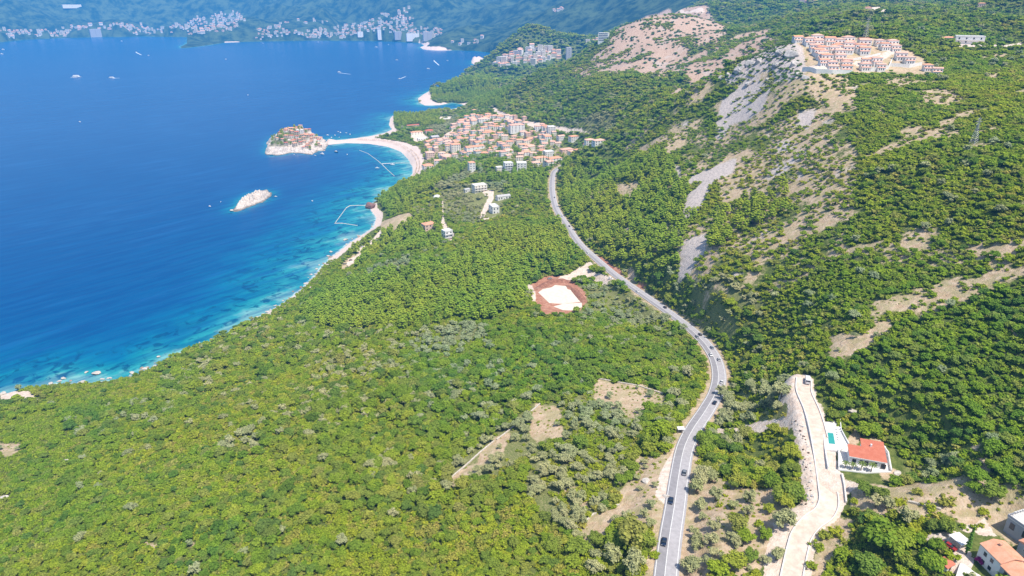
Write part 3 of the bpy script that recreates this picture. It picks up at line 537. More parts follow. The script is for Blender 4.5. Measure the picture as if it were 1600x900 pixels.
def scatter():
    for (r0, r1, s, seed) in ((130, 470, 3.3, 1), (470, 950, 4.5, 2), (950, 2300, 7.4, 3), (2300, 3600, 15, 4)):
        X, Y = jit_grid(-r1*.74, r1*.74, 60, r1, s, seed); m = wedge(X, Y, r0, r1); X, Y = X[m], Y[m]
        m = growable(X, Y); X, Y = X[m], Y[m]; r = np.random.default_rng(seed+50); u = r.random(len(X)); u2 = r.random(len(X))
        WX, WY = warp(X, Y)
        pine_ = in_any(Z_PINE, WX, WY); olive_ = in_any(Z_OLIVE, WX, WY); scrub_ = in_any(Z_SCRUB, WX, WY); brown_ = in_any(Z_BROWN, WX, WY); mead_ = in_any(Z_MEADOW, WX, WY); cliff_ = in_any(Z_CLIFF, WX, WY); vil_ = in_any(Z_VILLAGE, X, Y)|in_any(Z_FARTOWN, X, Y)
        nz = fbm(X/40, Y/40, 61, 4); nz2 = fbm(X/13, Y/13, 62, 3); nz3 = fbm(X/90, Y/90, 63, 4)
        f = s/3.75 if s < 10 else 2.6
        rest = ~(pine_|olive_|scrub_|brown_|mead_|cliff_|vil_)
        hill_ = (X > np.interp(Y, ROAD[:,1], ROAD[:,0])+25)&(Y > 285)&(r1 < 1000)
        # forest
        bare_ = hill_&(fbm(X/28, Y/28, 97, 4) > .57)&(u2 > .25)
        rest &= ~bare_; keep = rest&(nz2 > .27)&(nz > .25)
        frac_shrub = np.where(hill_, np.clip(.82+(nz-.5)*1.6, .5, .95), np.clip((nz-.50)*3.2, .10, .6)); tall = .74+.55*np.clip((nz3-.3)*2, 0, 1)
        us_ = rest&~keep&(u2 < .8); put('shrub', X[us_], Y[us_], (1.0+.9*u)[us_]*(1 if s < 4 else 1.35 if s < 6 else 2.)) if s < 10 else None
        sh = keep&(u < frac_shrub); br = keep&~sh; ol = br&(u2 < np.clip((nz3-.50)*1.1, .012, .2)); br &= ~ol
        put('broad', X[br], Y[br], (tall*(.45+.75*u2*u2)*np.where(hill_, .8, 1))[br]*(1 if s < 4 else 1.12 if s < 6 else 1.72 if s < 10 else 3.4))
        put('shrub', X[sh], Y[sh], (1.05+.8*u2)[sh]*(1 if s < 4 else 1.35 if s < 6 else 2. if s < 10 else 4))
        put('olive', X[ol], Y[ol], (.75+.5*u)[ol]*(1 if s < 4 else 1.12 if s < 6 else 1.7 if s < 10 else 3.4))
        k = pine_&(u < (.42 if s < 6 else .8 if s < 10 else .9)); put('pine', X[k], Y[k], (.62+.5*u2)[k]*(1 if s < 6 else 1.15 if s < 10 else 2))
        k = pine_&~k&(u2 > .55); put('shrub', X[k], Y[k], (1.1+.7*u)[k]*(1 if s < 6 else 1.6))
        k = olive_&(u < (.32 if s < 6 else .8))&(nz2 > .36); put('olive', X[k], Y[k], (.72+.5*u2)[k]*(1 if s < 6 else 1.5))
        g = olive_&~k&(nz > .44); put('shrub', X[g], Y[g], (.7+.8*u2)[g]*(1 if s < 6 else 1.6))
        k = scrub_&(nz2+.35*(u-.5) > .455); put('shrub', X[k&(u2 < .84)], Y[k&(u2 < .84)], (.7+1.0*u)[k&(u2 < .84)]*(1 if s < 6 else 1.5)); put('broad', X[k&(u2 >= .84)], Y[k&(u2 >= .84)], (.5+.4*u)[k&(u2 >= .84)])
        k = brown_&(u < .26)&(nz2 > .42); put('dshrub', X[k], Y[k], (1.1+1.6*u2*u2)[k]*1.25)
        k = brown_&(nz > .60); put('shrub', X[k], Y[k], (1.4+1.2*u2)[k]*1.3)
        k = cliff_&(u < .5); put('dshrub', X[k], Y[k], (1.0+1.2*u2)[k])
        k = mead_&(nz2 > .33); b = k&(u < .08+.4*np.clip((nz-.5)*4, 0, 1)); put('broad', X[b], Y[b], (.42+.45*u2)[b]); b = k&~b; put('shrub', X[b], Y[b], (.8+.7*u2)[b])
        k = vil_&(u < (.22 if s < 10 else .1)); put('broad', X[k], Y[k], (.7+.5*u2)[k]*(1.2 if s < 10 else 1.6)); k = vil_&(u > .84); put('pine', X[k], Y[k], (.45+.4*u2)[k])
    # understory and tufts on the dry ground
    for (r0, r1, s, seed) in ((130, 480, 3.0, 21), (480, 820, 3.4, 22)):
        X, Y = jit_grid(-r1*.74, r1*.74, 60, r1, s, seed); m = wedge(X, Y, r0, r1); X, Y = X[m], Y[m]; r = np.random.default_rng(seed); u = r.random(len(X)); WX, WY = warp(X, Y); nz = fbm(X/14, Y/14, 66, 3)
        dry_ = in_any(Z_DRY, WX, WY); base = (landsd(X, Y) > 3)&(dist_line(ROADS_XY, X, Y) > 6.2)&(dist_line(LANE_XY, X, Y) > 10)&~in_any(Z_PALE, X, Y)&~in_any(Z_RED, X, Y)&~in_any(Z_SCREE, WX, WY)
        for (x, y, q_) in CLEAR: base &= (X-x)**2+(Y-y)**2 > q_*q_
        k = base&dry_&(u < .62*np.clip((nz-.33)*4, .1, 1.4)); put('shrub', X[k], Y[k], .20+.55*u[k]); k = base&dry_&(u > .965); put('olive', X[k], Y[k], .45+12*(u[k]-.965))
        base &= ~((fbm(X/28, Y/28, 97, 4) > .565)&(X > np.interp(Y, ROAD[:,1], ROAD[:,0])+25)&(Y > 285)&(u > .15)); k = base&~dry_&~in_any(Z_SCRUB, WX, WY)&~in_any(Z_BROWN, WX, WY)&(u < np.where(in_any(Z_OLIVE, WX, WY), .2, .92)); put('shrub', X[k], Y[k], (.65+.7*u[k])*(1 if r1 < 500 else 1.25))
# plants one can point at: (u, v, size) on the terraces, in the orchard and around the houses
def fromzoom(L, ox, oy): return [(ox+a/4, oy+b/4, s) for a, b, s in L]
HAND = {'olive': fromzoom([(860,490,1.25),(950,430,1.2),(1065,480,.85),(1155,440,1.25),(1150,515,.9),(865,550,.8),(970,565,.6),(935,610,1.0),(825,665,.85),(915,700,1.2),(830,735,.9),(940,775,.8),(895,825,.75),(810,860,1.15),(1365,600,1.65),(1330,800,.9),(1260,820,.8),(985,850,.7),(870,300,1.5),(930,310,1.2),(830,380,1.4),(860,340,1.3),(1010,265,1.1),(370,270,.95),(465,240,.55),(460,300,.6),(240,505,.85),(400,550,1.05),(325,565,.75),(540,595,.95),(545,470,.85),(125,575,.75),(355,335,.7),(330,425,.7),(300,830,1.6),(430,870,1.7),(265,430,.7),(180,470,.6),(200,800,1.0),(90,670,.9),(510,405,.3),(520,525,.3),(1240,640,.7),(1060,690,1.1),(770,870,1.1),(200,880,1.4)], 880, 675)
   +fromzoom([(85,590,1.6),(60,800,1.0),(670,470,1.1),(740,480,1.0),(860,560,1.4),(1395,85,1.2)], 1200, 675)+fromzoom([(460,680,.9),(690,560,1.6),(620,545,1.0),(610,690,1.5),(660,750,1.3),(900,670,1.4),(940,700,1.5),(990,640,1.1),(1020,780,1.5),(960,770,1.4),(1180,690,1.8),(1280,690,1.7),(1250,770,1.1),(1170,530,.9),(1065,565,.9),(1100,610,.9),(200,760,1.1),(260,760,1.1),(90,740,.9),(180,800,.9)], 900, 450),
 'broad': [(1290,120,.8),(1318,121,.7),(1345,118,.8),(1352,121,.9),(1362,120,1.),(1380,119,.9),(1392,113,.8),(1260,96,.8),(1298,90,.6),(1342,82,.6),(1372,100,.6),(1420,118,.9)]+fromzoom([(1075,620,1.25),(1130,690,1.2),(1280,505,.8),(1260,670,.9),(1170,800,.95),(1070,850,1.2),(1070,350,1.0),(1430,430,1.5),(1380,470,1.1),(1430,170,.9),(1245,300,1.6),(1300,340,1.2),(1090,200,1.2),(920,120,1.6),(960,170,1.3),(880,60,1.3),(430,710,2.2),(350,730,1.3),(500,715,1.2),(90,760,1.6),(960,880,1.2),(590,60,1.9),(540,90,1.5),(640,120,1.3),(200,700,1.1)], 880, 675)
   +fromzoom([(600,380,1.1),(700,410,1.0),(790,330,1.0),(1395,425,1.3),(1280,380,.9),(1295,320,1.2),(1110,625,1.0),(700,720,2.3),(790,760,1.7),(850,690,1.3),(450,800,.9),(600,870,1.3),(1000,870,1.5),(1040,740,.9),(150,170,1.1),(170,255,.7),(90,440,1.7),(160,400,1.3),(860,850,1.0),(930,700,.9),(600,30,1.6),(640,20,1.5),(1390,150,1.2),(1450,270,1.2),(780,540,.8),(950,880,1.0)], 1200, 675),
 'shrub': fromzoom([(1110,440,1.9),(935,385,1.3),(1000,475,1.4),(820,450,1.3),(1350,515,1.4),(970,560,1.1),(1285,600,1.0),(1400,225,.8),(540,440,1.0),(1075,520,.7),(560,510,1.6),(620,520,1.6),(1330,590,.9),(1225,600,1.0),(850,430,.8),(1060,565,.9),(420,640,1.8),(350,660,1.8),(300,720,1.6),(960,640,1.1),(270,850,1.5)], 1200, 675)+fromzoom([(1225,585,1.2),(975,460,.9),(1020,350,.9),(920,480,.6),(1015,400,.7),(570,780,1.5),(430,330,.5)], 880, 675)}
def finish_plants():
    out = {}
    for k, L in PLANTS.items():
        A = np.concatenate(L) if L else np.zeros((0, 3)); n0 = len(A)
        if k in HAND:
            E = np.array([(p.x, p.y, s) for u, v, s in HAND[k] for p in [P(u, v)]]); A = np.concatenate([E, A])
        z = ground(A[:,0], A[:,1]); out[k] = np.c_[A[:,:2], z, A[:,2]]
    return out
# rank by size in the picture, in frame and not behind a nearer hill
def shows(A):
    u, v = project(A[:,0], A[:,1], A[:,2]+1); ok = (u > 4)&(u < 1596)&(v > 4)&(v < 905)
    d = np.sqrt(A[:,0]**2+A[:,1]**2+(A[:,2]-H)**2); k = A[:,3]/d*ok
    idx = np.argsort(-k); return idx, k
def visible(p):
    t = np.linspace(.55, .985, 24); X, Y, Z = p[0]*t, p[1]*t, H+(p[2]+2.5-H)*t; return bool(np.all(ground(X, Y) < Z+.3))
def place_tree(name, label, cat, group, protos, p, i, trunkname='trunk'):
    cm, tm = protos[i % len(protos)]
    t = thing(name, label, cat, (p[0], p[1], p[2]-.1), random.uniform(0, 2*PI), group); s = p[3]; t.scale = (s*random.uniform(.92,1.1), s*random.uniform(.92,1.1), s*random.uniform(.88,1.12))
    link('crown', cm, t); link(trunkname, tm, t); return t
def gn_scatter(name, label, mats_protos, A, seed):
    """one object for the mass of plants past the first 300"""
    col = bpy.data.collections.new(name+'_sources')
    for i, me in enumerate(mats_protos):
        o = bpy.data.objects.new('%s_source' % name, me); col.objects.link(o)
    r = np.random.default_rng(seed); n = len(A)
    me = bpy.data.meshes.new(name); me.vertices.add(n); P3 = A[:,:3].copy(); P3[:,2] -= .15; me.vertices.foreach_set('co', P3.astype(np.float32).ravel())
    for nm, ty, val in (('size', 'FLOAT', A[:,3]*r.uniform(.9, 1.1, n)), ('turn', 'FLOAT', r.uniform(0, 2*PI, n)), ('which', 'INT', r.integers(0, len(mats_protos), n))):
        a = me.attributes.new(nm, ty, 'POINT'); a.data.foreach_set('value', val.astype(np.int32 if ty == 'INT' else np.float32))
    o = link(name, me, kind='stuff', label=label)
    ng = bpy.data.node_groups.new(name, 'GeometryNodeTree'); ng.interface.new_socket('Geometry', in_out='INPUT', socket_type='NodeSocketGeometry'); ng.interface.new_socket('Geometry', in_out='OUTPUT', socket_type='NodeSocketGeometry')
    nd = ng.nodes; L = ng.links; gi = nd.new('NodeGroupInput'); go = nd.new('NodeGroupOutput')
    ci = nd.new('GeometryNodeCollectionInfo'); ci.inputs['Collection'].default_value = col; ci.inputs['Separate Children'].default_value = True; ci.inputs['Reset Children'].default_value = True
    ip = nd.new('GeometryNodeInstanceOnPoints'); ip.inputs['Pick Instance'].default_value = True
    def attr(nm, ty):
        a = nd.new('GeometryNodeInputNamedAttribute'); a.data_type = ty; a.inputs['Name'].default_value = nm; return a.outputs[0]
    cx = nd.new('ShaderNodeCombineXYZ'); L.new(attr('turn', 'FLOAT'), cx.inputs['Z']); sx_ = attr('size', 'FLOAT'); cs = nd.new('ShaderNodeCombineXYZ')
    for k in 'XYZ': L.new(sx_, cs.inputs[k])
    L.new(gi.outputs[0], ip.inputs['Points']); L.new(ci.outputs[0], ip.inputs['Instance']); L.new(attr('which', 'INT'), ip.inputs['Instance Index']); L.new(cx.outputs[0], ip.inputs['Rotation']); L.new(cs.outputs[0], ip.inputs['Scale']); L.new(ip.outputs[0], go.inputs[0])
    md = o.modifiers.new('scatter', 'NODES'); md.node_group = ng
    return o
def where(p):
    """plain words for where a plant stands"""
    u, v = project(p[0], p[1], p[2])
    dr = dist_line(ROADS_XY, np.array([p[0]]), np.array([p[1]]))[0]; dl = dist_line(LANE_XY, np.array([p[0]]), np.array([p[1]]))[0]
    if dl < 14: return 'close to the pale concrete lane'
    if dr < 15: return 'close to the verge of the main road'
    xr = np.interp(p[1], ROAD[:,1], ROAD[:,0])
    if p[0] < xr: return 'on the %s seaward slope' % ('upper' if p[0] > xr-70 else 'middle' if p[0] > xr-170 else 'lower')
    return 'between the main road and the lane' if p[0] < np.interp(p[1], LANE[:,1], LANE[:,0]) and p[1] < 265 else 'inland of the road, %s' % ('below the villa' if v > 760 else 'behind the villa' if v > 640 else 'above the lane end')
def grow():
    D = finish_plants()
    def two(kind, n, name, lab, cat, grp, near, mid, far=None, tn='trunk', split=430, label2=''):
        A = D[kind]; idx, key = shows(A); sel = []
        for i in idx:
            if key[i] <= 0 or len(sel) >= n: break
            if visible(A[i]): sel.append(i)
        for j, i in enumerate(sel):
            w = where(A[i]); place_tree(name, lab+' '+w, cat, grp+', '+w, near, A[i], j, tn)
        m = np.ones(len(A), bool); m[sel] = False; B = A[m]; R = np.hypot(B[:,0], B[:,1])
        return B, R
    B, R = two('broad', 300, 'broadleaf_tree', 'green broadleaf tree with a lumpy crown', 'tree', 'broadleaf trees', BROAD_N, None)
    m = R < 620; gn_scatter('woodland', 'dense green woodland over the slopes', BROAD_M, B[m], 1); gn_scatter('distant_woodland', 'far green woodland on the hills', BROAD_F, B[~m], 2)
    B, R = two('olive', 300, 'olive_tree', 'grey green olive tree with a round crown', 'olive tree', 'olive trees', OLIVE_N, None); gn_scatter('olive_thicket', 'grey green olive trees farther off', OLIVE_M, B, 3)
    B, R = two('pine', 300, 'pine_tree', 'yellow green pine tree with layered crown', 'pine tree', 'pine trees', PINE_N, None); gn_scatter('pine_wood', 'yellow green pine wood farther off', PINE_M, B, 4)
    B, R = two('shrub', 300, 'shrub', 'low bright green shrub', 'shrub', 'low shrubs', SHRUB_N, None, tn='stem'); gn_scatter('scrub', 'low green scrub covering the slopes', SHRUB_M, B, 5)
    gn_scatter('dry_hill_scrub', 'dark scattered scrub on the dry brown hill', DSHRUB, D['dshrub'], 6)
    print({k: len(v) for k, v in D.items()})
# ------------------------------------------------------------------ mesh helpers for built things
class MB:
    def __init__(s): s.v = []; s.f = []; s.m = []
    def add(s, V, F, mi=0):
        o = len(s.v); s.v += [tuple(p) for p in V]; s.f += [tuple(i+o for i in f) for f in F]; s.m += [mi]*len(F); return s
    def box(s, x0, x1, y0, y1, z0, z1, mi=0, rot=0, at=(0,0,0), taper=0):
        c = [(x0,y0,z0),(x1,y0,z0),(x1,y1,z0),(x0,y1,z0),(x0+taper,y0+taper,z1),(x1-taper,y0+taper,z1),(x1-taper,y1-taper,z1),(x0+taper,y1-taper,z1)]
        ca, sa = math.cos(rot), math.sin(rot); c = [(at[0]+x*ca-y*sa, at[1]+x*sa+y*ca, at[2]+z) for x, y, z in c]
        return s.add(c, [(3,2,1,0),(4,5,6,7),(0,1,5,4),(1,2,6,5),(2,3,7,6),(3,0,4,7)], mi)
    def prism(s, poly, z0, z1, mi=0):
        n = len(poly); a = sum(poly[i][0]*poly[(i+1)%n][1]-poly[(i+1)%n][0]*poly[i][1] for i in range(n))
        if a < 0: poly = poly[::-1]
        zt = (lambda p: z1(p[0], p[1])) if callable(z1) else (lambda p: z1)
        V = [(p[0], p[1], z0 if not callable(z0) else z0(p[0], p[1])) for p in poly]+[(p[0], p[1], zt(p)) for p in poly]
        return s.add(V, [tuple(range(n-1, -1, -1)), tuple(range(n, 2*n))]+[(i, (i+1)%n, n+(i+1)%n, n+i) for i in range(n)], mi)
    def tube(s, pts, r, n=6, mi=0):
        V, F = tube(pts, r if isinstance(r, (list, tuple)) else [r]*len(pts), n); k = len(pts)-1
        return s.add(V, F+[tuple(range(n-1, -1, -1)), tuple(range(k*n, k*n+n))], mi)
    def mesh(s, name, mats, smooth=False):
        me = bpy.data.meshes.new(name); me.from_pydata(s.v, [], s.f); me.polygons.foreach_set('material_index', s.m)
        for m in (mats if isinstance(mats, (list, tuple)) else [mats]): me.materials.append(m)
        if smooth: me.polygons.foreach_set('use_smooth', np.ones(len(s.f), bool))
        me.update(); return me
    def link(s, name, mats, parent=None, smooth=False, **kw): return link(name, s.mesh(name, mats, smooth), parent, **kw)

def tile_mat(name, a, b, sc_=2.2):
    m, nt = new_mat(name); n = N(nt); pos = n('ShaderNodeNewGeometry').outputs['Position']; oi = n('ShaderNodeObjectInfo').outputs['Random']
    c = n.mix(n.rng(n.noise(.5, 5, .65, pos), .3, .7), a, b); c = n.mix(n.rng(n.noise(5., 2, .6, pos), .45, .7, 0, .35), c, tuple(x*.6 for x in a)); c = n.mix(n.math('MULTIPLY', oi, .35), c, tuple(min(x*1.25, .9) for x in b))
    tc = n('ShaderNodeTexCoord').outputs['Object']; w = n('ShaderNodeTexWave', {'Scale': sc_, 'Vector': tc, 'Distortion': .4}).outputs[1]; bump = n('ShaderNodeBump', {'Strength': .5, 'Distance': .06, 'Height': w})
    b = n.princ(c, .85, .2, Normal=bump.outputs[0]); n.out(b.outputs[0]); return m
T_RED = tile_mat('red_roof_tiles', (.52,.15,.09), (.60,.21,.135)); T_ORANGE = tile_mat('orange_roof_tiles', (.68,.29,.165), (.78,.42,.28)); T_PINK = tile_mat('faded_roof_tiles', (.70,.36,.265), (.80,.51,.40)); T_GREY = tile_mat('grey_roofing', (.40,.39,.39), (.55,.54,.53)); T_OLD = tile_mat('old_clay_tiles', (.56,.29,.19), (.68,.42,.29))
W_WHITE = M_WHITE; W_CREAM = paint('cream_render', (.84,.78,.68), .9, .06, .4); W_PINK = paint('pink_render', (.76,.56,.47), .9, .06, .4); W_GREY = paint('grey_or_shade_render', (.42,.42,.44), .9, .08, .4); W_STONE = paint('old_stone_wall', (.56,.48,.39), .95, .22, .6)  # the grey wall also paints the shaded sides of white houses
M_GLASS = paint('dark_window_glass', (.035,.045,.055), .15, .1, 1., .5); M_SHUT = paint('brown_shutter', (.12,.08,.06), .7, .1); M_STEEL = paint('galvanised_steel', (.45,.46,.47), .5, .1, 3., .4, metal=.4); M_RUBBER = paint('tyre_rubber', (.02,.02,.02), .85, .1)
M_TEAL = paint('pool_water', (.045,.36,.33), .08, .06, .6, .5); M_PAVE = paint('white_paving', (.76,.73,.69), .85, .05, .7)
WIN_CACHE = {}
def win_mesh(w, h, glass=None, frame=False):
    k = (round(w, 2), round(h, 2), id(glass))
    if k not in WIN_CACHE: WIN_CACHE[k] = MB().box(-w/2, w/2, -.06, .05, 0, h).mesh('window', glass or M_GLASS)
    return WIN_CACHE[k]
def roof_mb(kind, w, d, h, over=.3, pitch=.34):
    m = MB(); x, y = w/2+over, d/2+over; t = .18
    if kind == 'flat':
        m.box(-w/2-.15, w/2+.15, -d/2-.15, d/2+.15, h+.003, h+.3)
    elif kind == 'gable':
        r = y*pitch*1.1; V = [(-x,-y,h),(x,-y,h),(x,y,h),(-x,y,h),(-x,0,h+r),(x,0,h+r),(-x,-y,h+t),(x,-y,h+t),(x,y,h+t),(-x,y,h+t),(-x,0,h+r+t),(x,0,h+r+t)]
        m.add(V, [(6,7,11,10),(8,9,10,11),(0,3,2,1),(0,1,7,6),(2,3,9,8),(0,6,10,9,3),(1,2,8,11,7)])
    else:
        r = min(x, y)*pitch*1.15; k = max(x-y, .02) if x >= y else 0; q = max(y-x, .02) if y > x else 0
        A, B = ((-k, 0), (k, 0)) if x >= y else ((0, -q), (0, q))
        V = [(-x,-y,h),(x,-y,h),(x,y,h),(-x,y,h),(-x,-y,h+t),(x,-y,h+t),(x,y,h+t),(-x,y,h+t),(A[0],A[1],h+t+r),(B[0],B[1],h+t+r)]
        S = [(0,3,2,1),(0,1,5,4),(1,2,6,5),(2,3,7,6),(3,0,4,7)]
        S += [(4,5,9,8),(5,6,9),(6,7,8,9),(7,4,8)] if x >= y else [(4,5,8),(5,6,9,8),(6,7,9),(7,4,8,9)]
        m.add(V, S)
    return m
def building(name, label, cat, loc, rz, w, d, h, roof='hip', wall=None, tile=None, storeys=2, nwin=3, side=1, group=None, balcony=False, chimney=False, door=True, glass=None, frames=False, deep=2.5, pitch=.28):
    t = thing(name, label, cat, loc, rz, group); wall = wall or W_WHITE
    MB().box(-w/2, w/2, -d/2, d/2, -deep, h).link('wall', wall, t)
    rf = roof_mb(roof, w, d, h, pitch=pitch).link('roof', tile or (T_ORANGE if roof != 'flat' else M_WHITE), t)
    if roof == 'flat':
        m = MB(); p = .75
        for a in ((-w/2-.15, w/2+.15, -d/2-.15, -d/2+.1), (-w/2-.15, w/2+.15, d/2-.1, d/2+.15), (-w/2-.15, -w/2+.1, -d/2+.1, d/2-.1), (w/2-.1, w/2+.15, -d/2+.1, d/2-.1)): m.box(*a, h+.304, h+.3+p)
        m.link('parapet', wall, t)
    if chimney:
        MB().box(w*.2, w*.2+.6, d*.1, d*.1+.5, h+.3, h+1.1+min(w, d)*.2).box(w*.2-.08, w*.2+.68, d*.1-.08, d*.1+.58, h+1.1+min(w, d)*.2, h+1.25+min(w, d)*.2).link('chimney', wall, rf)
    fh = h/storeys; ww, wh = min(1.5, w/nwin*.45), fh*.48
    def put_win(x, y, z, a):
        f = link('window', win_mesh(ww, wh, glass), t, (x, y, z), a)
        if frames:
            b = .1; m = MB()
            for q in ((-ww/2-b, ww/2+b, -b, 0), (-ww/2-b, ww/2+b, wh, wh+b), (-ww/2-b, -ww/2, 0, wh), (ww/2, ww/2+b, 0, wh)): m.box(q[0], q[1], -.09, .04, q[2], q[3])
            m.link('frame', W_WHITE, f)
    for s in range(storeys):
        for k in range(nwin):
            x = -w/2+w*(k+.5)/nwin
            if s == 0 and k == nwin//2 and door:
                link('door', win_mesh(1.1, 2.1, M_SHUT), t, (x, -d/2, .05)); continue
            put_win(x, -d/2, s*fh+fh*.3, 0)
        for sx in (-1, 1):
            for k in range(side):
                y = -d/2+d*(k+.5)/side; put_win(sx*w/2, y, s*fh+fh*.3, PI/2*sx)
        if balcony and s > 0:
            b = MB().box(-w/2+.2, w/2-.2, -d/2-1.5, -d/2-.01, s*fh-.12, s*fh+.05).link('balcony', wall, t)
            MB().box(-w/2+.2, w/2-.2, -d/2-1.5, -d/2-1.42, s*fh+.054, s*fh+.95).link('railing', W_WHITE, b)
    return t
def facing(p, extra=0): return -math.atan2(p.x, p.y)+extra   # turns a building's front toward the open side it is seen from

# ------------------------------------------------------------------ hilltop estate: rows of stepped white houses
ORD = ['zeroth','first','second','third','fourth','fifth','sixth','seventh','eighth','ninth','tenth','eleventh','twelfth']
def ordn(k): return ORD[k] if k < len(ORD) else str(k)+('th' if 10 <= k % 100 <= 20 else {1:'st',2:'nd',3:'rd'}.get(k % 10, 'th'))
def fz(L): return [(1230+a*260/1600, 50+b*260/1600) for a, b in L]
EST = [('front', fz([(435,365),(565,365),(745,345),(890,345)])), ('second', fz([(345,300),(430,320),(560,325),(755,295),(845,290)])), ('third', fz([(330,250),(375,265),(500,262),(570,300)])), ('fourth', fz([(290,205),(340,215),(500,215),(740,190)])), ('fifth', fz([(255,160),(330,185),(440,180),(580,180),(690,165)])), ('sixth', fz([(290,118),(470,165),(590,145),(740,125),(930,150),(1035,165)])), ('top', fz([(95,80),(205,105),(280,78),(400,100),(490,112),(575,95),(725,110),(880,115),(1000,125)])), ('eastern', fz([(1085,245),(1165,280),(1345,350),(1435,385)]))]
WHO = 'white red roofed house'
for row, L in EST:
    for k, (u, v) in enumerate(sorted(L)):
        p = P(u, v+3); s = 1/scale_at(*p); w = random.uniform(12, 15)*s*1.15; d = w*.7; h = w*.6
        ins = (row == 'third' and k == 3); CLEAR.append((p.x, p.y, w*.75))
        t = building('estate_house', '%s, %s from left in the %s row of the hilltop estate' % ('unfinished brick red house' if ins else WHO, ordn(k+1), row), 'house', (p.x, p.y, p.z), facing(p, random.uniform(.15, .5)), w, d, h, 'hip' if k % 3 else 'gable', W_PINK if ins else W_WHITE, T_PINK if (k+len(row)) % 3 else T_ORANGE, 1, 3, 1, 'houses of the hilltop estate', door=False, deep=5)
        # lower front wing with its own roof
        wg = MB().box(-w*.46, w*.34, -d/2-w*.34, -d/2-.003, -5, h*.45).link('wing', W_PINK if ins else W_WHITE, t)
        r2 = roof_mb('gable', w*.8, w*.34, h*.45, .25); r2.v = [(x-w*.06, y-d/2-w*.17, z) for x, y, z in r2.v]; r2.link('wing_roof', T_PINK, wg)
        for q in (-.28, -.06, .16): link('window', win_mesh(w*.085, h*.3), wg, (w*q, -d/2-w*.34, .15))
def wallline(name, label, pts, h, th, mat, cat='wall', base=1.5, group=None, closed=False):
    m = MB(); pts = [Vector(p) for p in pts]
    L = np.array([tuple(p) for p in pts]); d = np.gradient(L[:,:2], axis=0); d /= (np.linalg.norm(d, axis=1)[:,None]+1e-9); n = np.c_[d[:,1], -d[:,0]]
    V = []
    for i in range(len(L)):
        for o, z in ((-th/2, -base), (th/2, -base), (th/2, h), (-th/2, h)): V.append((L[i,0]+n[i,0]*o, L[i,1]+n[i,1]*o, L[i,2]+z))
    F = []
    for i in range(len(L)-1):
        a = i*4; b = a+4
        for k in range(4): F.append((a+k, a+(k+1)%4, b+(k+1)%4, b+k))
    F += [(3,2,1,0), tuple(len(V)-4+k for k in range(4))]
    o = m.add(V, F).link(name, mat); o['label'] = label; o['category'] = cat
    if group: o['group'] = group
    return o
def gline(uv, n=2): 
    q = fine(np.array([tuple(P(u, v)) for u, v in uv]), (len(uv)-1)*n*2+1); q[:,2] = ground(q[:,0], q[:,1]); return [Vector(x) for x in q]
wallline('retaining_wall', 'long white retaining wall below the front row of the hilltop estate', gline([(1253,112),(1275,115),(1300,116),(1330,117)]), 4.5, .6, W_WHITE)
wallline('retaining_wall', 'white wall beside the bending street of the hilltop estate', gline([(1330,95),(1350,92),(1375,86)]), 2.5, .5, W_WHITE)
wallline('retaining_wall', 'white stepped wall at the right end of the hilltop estate', gline([(1390,104),(1420,106),(1440,102)]), 3.5, .5, W_WHITE)
wallline('retaining_wall', 'white wall round the plot under the two middle front houses', gline([(1342,108),(1360,112),(1388,108),(1393,97)]), 4, .5, W_WHITE)
# houses on the hill behind
for (u, v, w, h, wl, rf, lab) in [(1481,67,15,6,W_CREAM,'hip','cream house with orange roof left of the long white building'),(1513,68,30,8,W_WHITE,'flat','long white building with dark balconies right of the hilltop estate'),(1356,16,14,6,W_PINK,'hip','pink house among trees high above the hilltop estate'),(1452,15,11,5,W_CREAM,'hip','small cream house alone in the upper right woods'),(1533,10,12,5,W_PINK,'hip','house with faded red roof at the upper right edge')]:
    p = P(u, v); CLEAR.append((p.x, p.y, w*.7)); building('hill_house', lab, 'house', p, facing(p, .1), w, w*.55, h, rf, wl, T_ORANGE if rf == 'hip' else M_WHITE, 2, 4, 1, balcony=rf == 'flat')

# ------------------------------------------------------------------ single houses between the road and the sea
def hs(u, v, w, d, h, lab, roof='hip', wall=None, tile=None, st=2, nw=3, rot=0., name='house', cat='house', **k):
    p = P(u, v); CLEAR.append((p.x, p.y, max(w, d)*.62)); CLEAR.append((p.x*(1-15/p.length), p.y-15, max(w, d)*.72)); return building(name, lab, cat, p, facing(p, rot+.2), w, d, h, roof, wall, tile, st, nw, 2, **k)
hs(670,358,15,11,7.5,'pink house with bright orange roof alone above the shore pines', 'hip', W_PINK, T_ORANGE, 2, 3, .25, chimney=True)
hs(699,374,10,9,11,'white three storey block with open balconies beside the junction of pale tracks', 'flat', W_WHITE, None, 3, 2, .3, balcony=True)
hs(749,299,19,12,10,'large cream villa with tiered terraces among grey olives', 'flat', W_CREAM, None, 3, 4, .2, balcony=True)
hs(729,300,9,6,4.5,'small white house left of the large cream villa', 'gable', W_WHITE, T_GREY, 1, 2, .5)
hs(786,311,19,9,5,'long low white house with a pale roof right of the track', 'gable', W_WHITE, T_GREY, 1, 5, .2)
hs(772,332,9,15,9,'tall white house with a flat pale roof above the track', 'flat', W_WHITE, M_PAVE, 2, 2, .15)
hs(794,268,13,11,14,'white modern apartment block with stacked terraces, left of a pair', 'flat', W_WHITE, None, 4, 3, .1, name='apartment_block', cat='apartment block', balcony=True)
hs(815,267,15,12,13,'white modern apartment block with stepped roof, right of a pair', 'flat', W_WHITE, None, 4, 3, -.15, name='apartment_block', cat='apartment block')
hs(780,267,10,8,6,'low white building with terrace in front of the white apartment blocks', 'flat', W_CREAM, None, 2, 3, .1)
